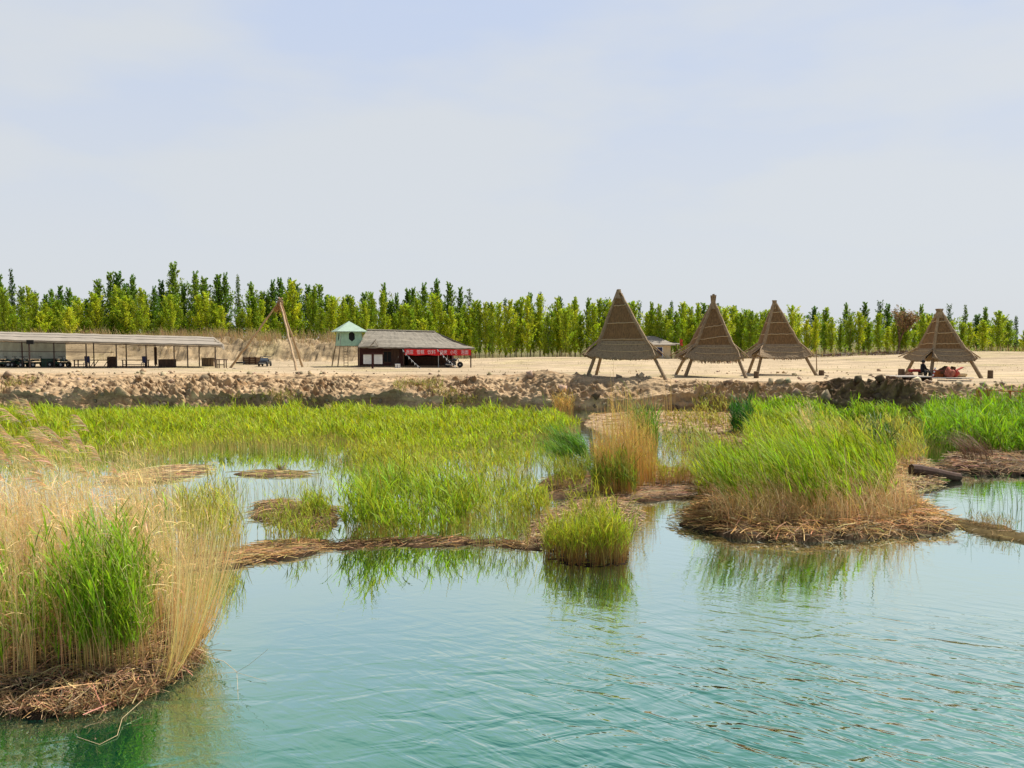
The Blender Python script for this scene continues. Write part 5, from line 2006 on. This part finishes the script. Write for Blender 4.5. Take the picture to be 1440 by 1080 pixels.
def bundles():
    def put(px, py, Y=None):
        p = G(px, py, PZ); return p
    p = put(1328, 531)
    tag(blob("rolled_rug", (p.x, p.y, PZ + .36), (.40, .4, .38), M_brownrug, 3, folds=.5), "round brown rug bundle under the right hut", "rug")
    p = put(1335, 532)
    tag(blob("blanket_pile", (p.x, p.y, PZ + .30), (.24, .3, .34), M_salmon, 5, folds=.9), "faded red blanket heap leaning on the brown rug bundle", "blanket")
    p = put(1341, 530.5)
    r = thing("saddle", (p.x, p.y, PZ), "dark red saddle with a raised flap at the bundles' right end", "saddle")
    blob("pad", (p.x, p.y, PZ + .28), (.36, .3, .30), M_redpaint, 8, r, .3)
    MB().box((p.x + .35, p.y - .02, PZ + .58), (.6, .3, .07), 0, 0, -.45).build("flap", M_redpaint, r, bevel=.03)
    MB().box((p.x - .05, p.y, PZ + .66), (.26, .3, .2), 0, .1, .2).build("pommel", M_brownrug, r, bevel=.05)
    p = put(1318, 531)
    r = thing("red_trough", (p.x, p.y, PZ), "rusty red box behind the striped pipe under the right hut", "box")
    MB().box((p.x, p.y, PZ + .26), (.62, .5, .42)).build("body", M_rust, r, bevel=.03)
    MB().box((p.x, p.y, PZ + .5), (.68, .56, .06)).build("lid", M_salmon, r, bevel=.02)
    p = put(1311, 532)
    r = thing("striped_pipe", (p.x, p.y, PZ), "red and white striped pipe leaning by the front leg of the right hut", "pipe")
    a, b = Vector((p.x - .05, p.y - .1, PZ + .05)), Vector((p.x + .25, p.y + .1, PZ + .72))
    for i in range(6):
        MB().bar(a.lerp(b, i / 6), a.lerp(b, (i + 1) / 6), .055, .055, 8).build("band", M_redpaint if i % 2 == 0 else M_white, r)
    p = put(1350, 530)
    tag(blob("sand_bag", (p.x, p.y, PZ + .15), (.5, .35, .2), M_mud, 12), "flat beige sack right of the dark red saddle", "sack")
    p = put(1287, 530.5)
    r = thing("red_bench", (p.x, p.y, PZ), "low dark red padded bench left of the seated person", "bench")
    MB().box((p.x, p.y, PZ + .48), (.85, .5, .2)).build("seat_pad", M_redpaint, r, bevel=.07)
    for sx in (-.34, .34):
        MB().box((p.x + sx, p.y, PZ + .19), (.08, .4, .4)).build("leg", M_darkwood, r)
    p = put(1279, 531.5)
    tag(blob("dark_bag", (p.x, p.y, PZ + .17), (.3, .25, .2), M_brownrug, 15), "dark brown bag on the sand beside the red bench", "bag")
    p = put(1303, 532)
    tyre = MB()
    for i in range(16):
        a0, a1 = 2 * PI * i / 16, 2 * PI * (i + 1) / 16
        tyre.bar((p.x + .2 * math.cos(a0), p.y - .1, PZ + .28 + .2 * math.sin(a0)), (p.x + .2 * math.cos(a1), p.y - .1, PZ + .28 + .2 * math.sin(a1)), .075, .075, 7)
    tag(tyre.build("tyre", M_rubber), "small upright tyre right of the seated person", "tyre")


bundles()


# ------------------------------------------------------------------ the seated person
def person():
    p = G(1296.5, 531.5, PZ)
    x, y, z = p.x, p.y, PZ
    root = thing("person", (x, y, z), "person in black clothes sitting under the right hut", "person")
    # sits on a low stool, facing right, leaning a little forward
    J = {"pel": (0, 0, .46), "chest": (.05, 0, .76), "neck": (.06, 0, .95), "head0": (.07, 0, 1.03), "head1": (.075, 0, 1.17),
         "hl": (.04, -.11, .45), "kl": (.44, -.14, .47), "al": (.40, -.14, .09), "tl": (.58, -.15, .04),
         "hr": (.04, .11, .45), "kr": (.42, .14, .49), "ar": (.34, .15, .09), "tr": (.52, .16, .04),
         "sl": (.05, -.19, .90), "el": (.14, -.24, .66), "wl": (.36, -.17, .58),
         "sr": (.05, .19, .90), "er": (.14, .24, .66), "wr": (.36, .15, .58)}
    E = [("pel", "chest"), ("chest", "neck"), ("neck", "head0"), ("head0", "head1"), ("pel", "hl"), ("hl", "kl"), ("kl", "al"), ("al", "tl"),
         ("pel", "hr"), ("hr", "kr"), ("kr", "ar"), ("ar", "tr"), ("neck", "sl"), ("sl", "el"), ("el", "wl"), ("neck", "sr"), ("sr", "er"), ("er", "wr")]
    rad = dict(pel=.16, chest=.17, neck=.065, head0=.075, head1=.095, hl=.11, kl=.075, al=.05, tl=.045, hr=.11, kr=.075, ar=.05, tr=.045,
               sl=.075, el=.055, wl=.035, sr=.075, er=.055, wr=.035)
    names = list(J)
    # hands: five short fingers each
    for s in ("l", "r"):
        wx, wy, wz = J["w" + s]
        J["p" + s] = (wx + .08, wy, wz - .02); rad["p" + s] = .034; E.append(("w" + s, "p" + s))
        for i, (dy, ln) in enumerate(((-.03, .06), (-.01, .075), (.01, .07), (.03, .055))):
            k1, k2 = f"f{s}{i}a", f"f{s}{i}b"
            J[k1] = (wx + .10 + ln * .4, wy + dy, wz - .03); J[k2] = (wx + .10 + ln, wy + dy, wz - .06)
            rad[k1] = rad[k2] = .009
            E += [("p" + s, k1), (k1, k2)]
        k1, k2 = f"t{s}a", f"t{s}b"
        sg = 1 if s == "l" else -1
        J[k1] = (wx + .07, wy + sg * .04, wz - .01); J[k2] = (wx + .10, wy + sg * .055, wz - .03)
        rad[k1] = rad[k2] = .010
        E += [("p" + s, k1), (k1, k2)]
    names = list(J)
    me = bpy.data.meshes.new("body")
    me.from_pydata([J[n] for n in names], [(names.index(a), names.index(b)) for a, b in E], [])
    o = bpy.data.objects.new("body", me)
    C.objects.link(o)
    sk = o.modifiers.new("skin", "SKIN")
    for i, n in enumerate(names):
        sv = me.skin_vertices[0].data[i]
        sv.radius = (rad[n], rad[n])
        sv.use_root = (n == "pel")
    sub = o.modifiers.new("sub", "SUBSURF"); sub.levels = 1; sub.render_levels = 1
    bpy.context.view_layer.update()
    ev = bpy.data.meshes.new_from_object(o.evaluated_get(bpy.context.evaluated_depsgraph_get()))
    bpy.data.objects.remove(o)
    ev.name = "body"
    ev.materials.clear()
    ev.materials.append(M_cloth); ev.materials.append(M_skin)
    for f in ev.polygons:
        c = f.center
        skinp = c.z > .99 or (c.x > .385 and .45 < c.z < .64 and c.z > .51)
        f.material_index = 1 if skinp else 0
        f.use_smooth = True
    b = bpy.data.objects.new("body", ev)
    C.objects.link(b); b.parent = root
    h = blob("hair", (x + .06, y, z + 1.15), (.115, .105, .13), M_black, 21, root, .1)
    fc = MB()
    fc.lathe((x + .165, y, z + 1.10), [(.022, 0), (.012, .03)], 6, 0, (1, 0, -.2))
    fc.build("nose", M_skin, root)
    ey = MB()
    for s in (-.035, .035):
        ey.lathe((x + .150, y + s, z + 1.125), [(.010, 0), (.010, .012)], 6, 0, (1, 0, 0))
    ey.build("eyes", M_black, root)
    MB().box((x + .155, y, z + 1.06), (.012, .045, .012)).build("mouth", M_redpaint, root)
    st = thing("stool", (x, y, z), "small wooden stool beneath the seated person", "stool")
    MB().box((x - .02, y, z + .30), (.34, .34, .05)).build("seat", M_wood, st)
    for sx in (-.13, .11):
        for sy in (-.13, .13):
            MB().bar((x + sx, y + sy, z - .02), (x + sx, y + sy, z + .28), .022, .022, 5).build("leg", M_wood, st)


person()


# ------------------------------------------------------------------ orange fence at the right
def fence():
    Y = 43.2
    root = thing("orange_fence", (at(1400, 560, Y).x, Y, 0), "rusty orange fence with netting behind the right shore reeds", "fence")
    tops = [(1375, 548), (1389.5, 547.5), (1420, 549), (1452, 550), (1490, 551), (1530, 552)]
    pts = []
    for px, py in tops:
        t = at(px, py, Y)
        MB().box((t.x, Y, t.z / 2), (.12, .12, t.z)).build("post", M_rust, root)
        pts.append(t)
    for i in range(1, len(pts) - 1):
        MB().bar(pts[i] + Vector((0, 0, -.05)), pts[i + 1] + Vector((0, 0, -.05)), .03, .03, 5).build("rail", M_rust, root)
        MB().bar(pts[i] + Vector((0, 0, -.62)), pts[i + 1] + Vector((0, 0, -.62)), .03, .03, 5).build("rail", M_rust, root)
    m = MB()
    a, b = pts[0], pts[1]
    for i in range(9):
        p = a.lerp(b, i / 8)
        m.box((p.x, Y, p.z - .55), (.022, .02, 1.0))
    for j in range(7):
        m.box(((a.x + b.x) / 2, Y + .002, a.z - .1 - .15 * j), (b.x - a.x, .018, .022))
    m.build("netting", M_rust, root)
    l = at(1369, 556, Y)
    MB().bar(l, at(1375, 556, Y), .025, .025, 5).build("rail", M_rust, root)


fence()

wf = G(325, 619)
tag(blob("foam_float", (wf.x, wf.y, .06), (.12, .1, .09), M_white, 31), "tiny white float on the water in front of the green reed bed", "float")


# ------------------------------------------------------------------ trees
def leaf_quads(P, size, col, var=.25, along=None):
    """one small leaf-spray quad per point"""
    n = len(P)
    a = R.normal(0, 1, (n, 3))
    if along is not None: a = along + .6 * a
    a /= np.linalg.norm(a, axis=1)[:, None]
    b = np.cross(a, R.normal(0, 1, (n, 3))); b /= np.linalg.norm(b, axis=1)[:, None]
    s = (R.uniform(.55, 1.35, n) * size)[:, None]
    wr = .32 if along is None else .24
    V = np.stack([P - a * s * .5, P + b * s * wr, P + a * s * .5, P - b * s * wr], 1).reshape(-1, 3)
    Q = np.arange(n * 4).reshape(n, 4)
    K = np.repeat(col, 4, 0)
    return V, Q, K


def make_tree(name, h, width, limbs, leaves_n, size, col, bare=.12, steep=68, top=.9, spire=1.0, trunk_r=.10, bark=None, lean=0.0, label="", group="", cat="tree"):
    root = thing(name, (0, 0, 0), label, cat, group)
    m = MB()
    pts = [Vector((lean * (t ** 2) * h + random.uniform(-.06, .06) * (0 < t < 1), random.uniform(-.06, .06) * (0 < t < 1), t * h)) for t in np.linspace(0, 1, 7)]
    pts[0].z = -.15
    for i in range(6):
        m.bar(pts[i], pts[i + 1], trunk_r * (1 - i / 6.4), trunk_r * (1 - (i + 1) / 6.4), 6)
    P, K, A = [], [], []
    for k in range(limbs):
        t = bare + (1 - bare) * ((k + random.random()) / limbs)
        z = t * h * .97
        x0 = lean * (t ** 2) * h
        tt = (t - bare) / (1 - bare)
        prof = (min(1, tt / .18 + .35)) * (1 - tt) ** spire
        ln = max(.35, width * .5 * prof * random.choice((.45, .8, 1.0, 1.2, 1.6)) * random.uniform(.8, 1.2)) / math.cos(math.radians(steep))
        ln = min(ln, h * .34, (h * 1.03 - z) / math.sin(math.radians(steep)) + .2)
        az = k * 2.39996 + random.uniform(-.5, .5)
        el = math.radians(min(85, random.gauss(steep, 7)))
        d = Vector((math.cos(az) * math.cos(el), math.sin(az) * math.cos(el), math.sin(el)))
        s = Vector((x0, 0, z))
        e = s + d * ln
        m.bar(s, e, trunk_r * .28 * (1 - .6 * t), .012, 4)
        n = int(leaves_n / limbs * (.45 + .9 * prof + .1))
        tq = R.uniform(.12, 1.03, n) ** .8
        wv = .05 + .16 * ln * .35
        pp = np.array(s)[None] + np.array(d)[None] * (ln * tq)[:, None] + R.normal(0, 1, (n, 3)) * np.array([wv, wv, wv * .8])[None] * (1.15 - .6 * tq)[:, None]
        P.append(pp)
        A.append(np.tile(np.array(d), (n, 1)))
        c = np.array(col) * random.uniform(.72, 1.3) * np.array([random.uniform(.85, 1.2), 1, random.uniform(.7, 1.2)])
        K.append(np.tile(c, (n, 1)) * R.normal(1, .18, (n, 1)).clip(.5, 1.6))
    m.build("trunk", bark or M_bark, root)
    P, K = np.concatenate(P), np.concatenate(K)
    V, Q, KK = leaf_quads(P, size, K, along=np.concatenate(A))
    np_mesh("crown", V, Q, KK, M_poplar, root)
    return root


M_bark = simple("poplar_bark", (.13, .105, .07), .9, 8, .4, (1, 1, .3), .3)
M_palebark = simple("sapling_bark", (.26, .22, .12), .9, 8, .35, (1, 1, .3), .3)


def dup(rt, loc, rz, sc, label, group):
    r = rt.copy()
    C.objects.link(r)
    r.location = loc
    r.rotation_euler = (0, 0, rz)
    r.scale = sc
    r["label"] = label
    r["group"] = group
    for ch in list(rt.children):
        c = ch.copy()
        C.objects.link(c)
        c.parent = r
    return r


TALL = [make_tree("poplar_tree", 10.0, 2.7 + .35 * i, 64, 3800, .27, (.15, .26, .016), bare=.08, steep=60 + 2 * i, spire=.70 + .12 * i, trunk_r=.12) for i in range(5)]
SPIRE = [make_tree("poplar_tree", 10.0, 1.5, 44, 1300, .25, (.09, .165, .02), bare=.12, steep=72, spire=.8, trunk_r=.09) for i in range(2)]
SAP = [make_tree("young_poplar_tree", 8.0, 2.0 + .25 * i, 56, 3300, .24, (.34, .45, .018), bare=.07, steep=66, spire=.65, trunk_r=.07, bark=M_palebark) for i in range(5)]

# where along the wood a tree stands, as anyone would say it
ZONES = [(-400, 20, "at the far left edge above the shelter roof"), (20, 70, "above the shelter's pale hanging sheets"), (70, 135, "above the left half of the shelter roof"),
         (135, 200, "behind the middle of the long shelter"), (200, 262, "above the slatted chest in the shelter"), (262, 330, "behind the shelter's right end"),
         (330, 380, "behind the left pole of the log tripod"), (380, 430, "behind the peak of the log tripod"), (430, 466, "between log tripod and watchtower"),
         (466, 516, "behind the green watchtower"), (516, 570, "above the left half of the snack hut roof"), (570, 625, "above the right half of the snack hut roof"),
         (625, 668, "above the right end of the red banner"), (668, 730, "just right of the snack hut"), (730, 780, "midway between snack hut and first thatched hut"),
         (780, 850, "left of the flat-topped thatched hut"), (850, 905, "behind the flat-topped thatched hut"), (905, 950, "behind the yellow mud house"),
         (950, 1000, "left of the flared-peak hut"), (1000, 1050, "right of the flared-peak hut"), (1050, 1110, "behind the grey-skirted hut"),
         (1110, 1160, "above the thin upright pole"), (1160, 1210, "above the sand right of the thin pole"), (1210, 1250, "left of the bare brown tree"),
         (1250, 1300, "beside the bare brown tree"), (1300, 1345, "behind the far right hut"), (1345, 1400, "above the stump right of the far right hut"),
         (1400, 1900, "at the far right edge above the dune")]


def zone(px):
    for a, b, s in ZONES:
        if a <= px < b: return s
    return ZONES[-1][2]


TOPS = [(-300, 405), (-100, 395), (0, 392), (10, 378), (32, 392), (60, 418), (92, 400), (120, 425), (150, 382), (180, 388), (212, 395), (245, 372), (270, 382), (300, 386), (330, 388), (360, 402), (385, 397), (405, 392),
        (440, 390), (466, 415), (500, 415), (520, 408), (550, 397), (590, 393), (625, 397), (665, 410), (690, 425), (715, 422), (740, 415), (770, 414), (815, 418), (845, 420), (880, 425), (900, 420),
        (930, 428), (975, 422), (1000, 430), (1040, 430), (1060, 438), (1100, 430), (1125, 426), (1180, 428), (1215, 425), (1245, 420), (1275, 424), (1305, 424), (1330, 430), (1380, 434), (1410, 435), (1440, 455), (1700, 440)]


def top_at(px): return float(np.interp(px, [t[0] for t in TOPS], [t[1] for t in TOPS]))


def plant_wood():
    tall, saps = [], []
    px = -120.0
    while px < 1560:
        px += random.uniform(7, 20) if px < 640 else random.uniform(11, 30)
        tall.append(px)
    px = -120.0
    while px < 1560:
        px += random.uniform(4.5, 10.5) if px < 1090 else random.uniform(6, 14)
        if 1355 < px < 1440 and random.random() < .35: continue
        saps.append(px)
    jobs = []
    for px in tall:
        Y = random.uniform(119, 130)
        tp = top_at(px) + max(0, random.gauss(4, 13))
        sp = (px < 60 and random.random() < .5) or random.random() < (.16 if px < 660 else .3)
        jobs.append((px, Y, tp, "spire" if sp else "tall"))
    for px in saps:
        Y = random.uniform(109.5, 117)
        if px < 560: Y += 2.5
        base = 430 if px < 640 else (424 if px < 860 else 438)
        tp = max(top_at(px) + 4, random.gauss(base, 14 if px < 1090 else 10) + (12 if px > 1090 else 0))
        jobs.append((px, Y, tp, "sap"))
    first = {}
    byz = {}
    for j in jobs:
        byz.setdefault((zone(j[0]), j[3]), []).append(j)
    ordw = ["leftmost", "second", "third", "fourth", "fifth", "sixth", "seventh", "eighth", "ninth", "tenth", "eleventh", "twelfth"]
    used = set()
    for (zn, kd), js in byz.items():
        js.sort(key=lambda t: t[0])
        for i, (px, Y, tp, kd) in enumerate(js):
            b = at(px, 500, Y)
            z = ground_z(b.x, Y)
            ht = at(px, tp, Y).z - z
            if kd == "sap":
                src = random.choice(SAP); h0 = 8.0
                lab = f"slender yellow green young poplar {zn}"
                grp = "young poplars along the front of the wood"
                wd = random.uniform(.85, 1.25)
            else:
                src = random.choice(TALL if kd == "tall" else SPIRE); h0 = 10.0
                nm = "tall dark green poplar" if kd == "tall" else "thin sparse spiky poplar"
                lab = f"{nm} {zn}" if len(js) == 1 else f"{nm} {zn}, {ordw[min(i, 11)]}" + (" of these" if i == 0 else " from left")
                grp = "tall poplars in the wood"
                wd = random.uniform(.85, 1.3)
            s = ht / h0
            ws = (.55 + .45 * s) * wd
            if id(src) not in used:
                used.add(id(src))
                src.location = (b.x, Y, z - .05)
                src.rotation_euler = (0, 0, random.uniform(0, 6.28))
                src.scale = (ws, ws, s)
                src["label"] = lab; src["group"] = grp
            else:
                dup(src, (b.x, Y, z - .05), random.uniform(0, 6.28), (ws, ws, s), lab, grp)


plant_wood()


def back_wood():
    """the wood behind the front trees reads as one mass of foliage"""
    n = 90000
    px = R.uniform(-350, 1800, n)
    Y = R.uniform(132, 150, n)
    tops = np.interp(px, [t[0] for t in TOPS], [t[1] for t in TOPS]) + 24 + 12 * vnoise(px * .08, px * 0, px * 0)
    x = (px - 720) / F * Y
    ztop = CAMH + (480 - tops) / F * Y
    zb = 2.4
    u = R.uniform(0, 1, n) ** .8
    z = zb + (ztop - zb) * u
    P = np.stack([x, Y, z], 1)
    cl = fbm(x * .35, z * .25, Y * .3, 3)
    keep = cl + .35 > .25 * u
    P = P[keep]
    nn = len(P)
    c = vary((.22, .29, .016), nn, .35, .15)
    V, Q, K = leaf_quads(P, .40, c, along=np.tile([[0, 0, 1.0]], (nn, 1)))
    o = np_mesh("distant_wood", V, Q, K, M_poplar)
    tag(o, "mass of green wood beyond the front row of poplars", "wood", kind="stuff")


back_wood()


def brown_tree():
    Y = 108.5
    b = at(1262, 506, Y)
    z0 = ground_z(b.x, Y)
    root = thing("bare_tree", (b.x, Y, z0), "bare brown many-branched tree between the poplars and far right hut", "tree")
    m, P = MB(), []

    def grow(p, d, ln, r, lev):
        e = p + d * ln
        m.bar(p, e, r, r * .6, 5 if lev < 2 else 4)
        if lev >= 2:
            for _ in range(7):
                P.append(p.lerp(e, random.uniform(.3, 1.15)) + Vector((random.gauss(0, .22), random.gauss(0, .22), random.gauss(0, .22))))
        if lev < 4:
            for _ in range(3 if lev else 6):
                nd = (d + Vector((random.uniform(-.55, .62), random.uniform(-.5, .5), random.uniform(-.05, .45)))).normalized()
                grow(p.lerp(e, random.uniform(.55, 1)), nd, ln * random.uniform(.6, .85), r * .55, lev + 1)
    grow(Vector((b.x, Y, z0 - .1)), Vector((.12, 0, 1)).normalized(), 2.4, .17, 0)
    m.build("trunk", simple("brown_bark", (.15, .095, .05), .9, 8, .3), root)
    P = np.array(P)
    V, Q, K = leaf_quads(P, .26, vary((.25, .17, .08), len(P), .3))
    np_mesh("crown", V, Q, K, M_dry, root)


brown_tree()


# ------------------------------------------------------------------ dry grass along the berm, the wood edge and the bank
def grasses():
    B = Blades()

    def tufts(n, fx, fy, H, w, col, zf=None):
        x, y = fx(n), fy(n)
        z = plain_z(x, y)
        f = fbm(x * .3, y * .3, x * 0 + 5, 3)
        k = R.random(n) < np.clip(.5 + 1.6 * f, 0.02, 1)
        x, y, z = x[k], y[k], z[k]
        n = len(x)
        stalks(B, np.stack([x, y, z - .03], 1), (H * R.normal(1, .35, n)).clip(.15, 2.2), np.abs(R.normal(.25, .15, n)), R.uniform(.5, 1.4, n) * w, np.array(col) * .8, col, seg=2, ang=PI, spread=1.5)
    U = lambda a, b: (lambda n: R.uniform(a, b, n))
    tufts(14000, U(-100, -12), U(100, 106), 1.1, .05, (.46, .36, .19))
    tufts(3500, U(-70, -20), U(97, 101), .35, .06, (.42, .33, .17))
    tufts(7000, U(-20, 95), U(107, 113), .75, .06, (.48, .38, .21))
    tufts(2500, U(35, 110), U(104, 112), .6, .06, (.38, .38, .12))
    tufts(2500, U(-40, 70), U(60, 104), .12, .05, (.40, .36, .16))
    o = B.build("dry_grass", M_dry)
    tag(o, "pale dry grass fringing the berm and the wood's edge", "grass", kind="stuff")
    # green and straw growth hanging on the bank face
    sel = (GV[:, 1] > 43) & (GV[:, 1] < 58) & (GV[:, 0] > -38) & (GV[:, 0] < 17) & (GV[:, 2] > .02) & (GV[:, 2] < 1.5)
    S = GV[sel]
    S = S[R.integers(0, len(S), 9000)]
    f = fbm(S[:, 0] * .33 + 7, S[:, 2] * .3, S[:, 0] * 0 + 5, 3)
    S = S[f > .36]
    B, D2 = Blades(), Blades()
    n = len(S)
    H = R.uniform(.15, .55, n)
    ld = stalks(D2, S, H, np.abs(R.normal(.5, .2, n)), R.uniform(.02, .04, n), (.36, .25, .1), (.42, .34, .12), seg=2, spread=2.5)
    leaves(B, S, H, np.full(n, .4), ld, 2, .3, .035, (.22, .23, .05), t0=(.2, 1), seg=2)
    root = thing("bank_scrub", (0, 52, 0), "olive and straw scrub clinging to the cut bank", "scrub")
    root["kind"] = "stuff"
    B.build("leaves", M_green, root)
    D2.build("stems", M_dry, root)
    # low brown brush before the wood at right
    B = Blades()
    n = 900
    x = R.uniform(32, 58, n); y = R.uniform(104, 108, n)
    k = fbm(x * .4, y * .4, x * 0, 2) > -.05
    x, y = x[k], y[k]
    litter(B, np.stack([x, y, plain_z(x, y) + R.uniform(.03, .4, len(x))], 1), 1.0, (.09, .05, .03), .06, tilt=.25, arch=.2)
    tag(B.build("dry_brush", M_dry), "low dark brush lying along the wood's edge at right", "brush", kind="stuff")


grasses()

# ------------------------------------------------------------------ light
SUN = Vector((.46, .30, .84)).normalized()
sd = bpy.data.lights.new("sun", "SUN")
sd.energy = 5.0
sd.angle = math.radians(.6)
sd.color = (1.0, .955, .88)
so = bpy.data.objects.new("sun", sd)
C.objects.link(so)
so.rotation_euler = SUN.to_track_quat("Z", "Y").to_euler()
so.location = (30, 0, 60)

wd = bpy.data.worlds.new("World")
scene.world = wd
wd.use_nodes = True
nt = wd.node_tree
nt.nodes.clear()
L = nt.links.new
out = nt.nodes.new("ShaderNodeOutputWorld")
bg = nt.nodes.new("ShaderNodeBackground")
bg.inputs["Strength"].default_value = .1
sky = nt.nodes.new("ShaderNodeTexSky")
sky.sky_type = "NISHITA"
sky.sun_disc = False
el = math.asin(SUN.z)
sky.sun_elevation = el
sky.sun_rotation = math.atan2(SUN.x, SUN.y)
sky.air_density = 1.0
sky.dust_density = 2.5
tc = nt.nodes.new("ShaderNodeTexCoord")
mp = nt.nodes.new("ShaderNodeMapping")
mp.inputs["Scale"].default_value = (1.1, 1.1, 3.6)
L(tc.outputs["Generated"], mp.inputs[0])
nz = nt.nodes.new("ShaderNodeTexNoise")
nz.inputs["Scale"].default_value = 1.6
nz.inputs["Detail"].default_value = 5
nz.inputs["Roughness"].default_value = .5
L(mp.outputs[0], nz.inputs["Vector"])
mr = nt.nodes.new("ShaderNodeMapRange")
mr.interpolation_type = "SMOOTHSTEP"
mr.inputs["From Min"].default_value = .36
mr.inputs["From Max"].default_value = .62
L(nz.outputs["Fac"], mr.inputs["Value"])
cl = nt.nodes.new("ShaderNodeMix")          # thin high cloud: bluish gaps, pale veil
cl.data_type = "RGBA"
cl.inputs[6].default_value = (4.6, 5.35, 6.9, 1)
cl.inputs[7].default_value = (5.6, 5.9, 6.25, 1)
sp = nt.nodes.new("ShaderNodeSeparateXYZ")
L(tc.outputs["Generated"], sp.inputs[0])
hz = nt.nodes.new("ShaderNodeMapRange")      # the veil thickens towards the horizon
hz.interpolation_type = "SMOOTHSTEP"
hz.inputs["From Min"].default_value = .46
hz.inputs["From Max"].default_value = .06
L(sp.outputs["Z"], hz.inputs["Value"])
ad = nt.nodes.new("ShaderNodeMath")
ad.operation = "MAXIMUM"
L(mr.outputs[0], ad.inputs[0])
L(hz.outputs[0], ad.inputs[1])
L(ad.outputs[0], cl.inputs[0])
zf = nt.nodes.new("ShaderNodeMapRange")      # unseen overhead part of the veil, thinned to cut the sky's fill light
zf.interpolation_type = "SMOOTHSTEP"
zf.inputs["From Min"].default_value = .50
zf.inputs["From Max"].default_value = .80
zf.inputs["To Min"].default_value = .93
zf.inputs["To Max"].default_value = .25
L(sp.outputs["Z"], zf.inputs["Value"])
yf_ = nt.nodes.new("ShaderNodeMapRange")     # veil thinned behind the camera, out of view, to darken camera-facing sides
yf_.interpolation_type = "SMOOTHSTEP"
yf_.inputs["From Min"].default_value = -.25
yf_.inputs["From Max"].default_value = .45
yf_.inputs["To Min"].default_value = .3
yf_.inputs["To Max"].default_value = 1.0
L(sp.outputs["Y"], yf_.inputs["Value"])
zy = nt.nodes.new("ShaderNodeMath")
zy.operation = "MULTIPLY"
L(zf.outputs[0], zy.inputs[0])
L(yf_.outputs[0], zy.inputs[1])
mx = nt.nodes.new("ShaderNodeMix")
mx.data_type = "RGBA"
L(zy.outputs[0], mx.inputs[0])
L(sky.outputs[0], mx.inputs[6])
L(cl.outputs[2], mx.inputs[7])
L(mx.outputs[2], bg.inputs["Color"])
L(bg.outputs[0], out.inputs[0])

scene.view_settings.view_transform = "Standard"
scene.view_settings.look = "None"
scene.view_settings.exposure = 0.33
scene.view_settings.gamma = 1
scene.cycles.max_bounces = 6
scene.cycles.diffuse_bounces = 3
scene.cycles.glossy_bounces = 3
scene.cycles.transmission_bounces = 4
scene.cycles.transparent_max_bounces = 4
scene.cycles.use_denoising = True
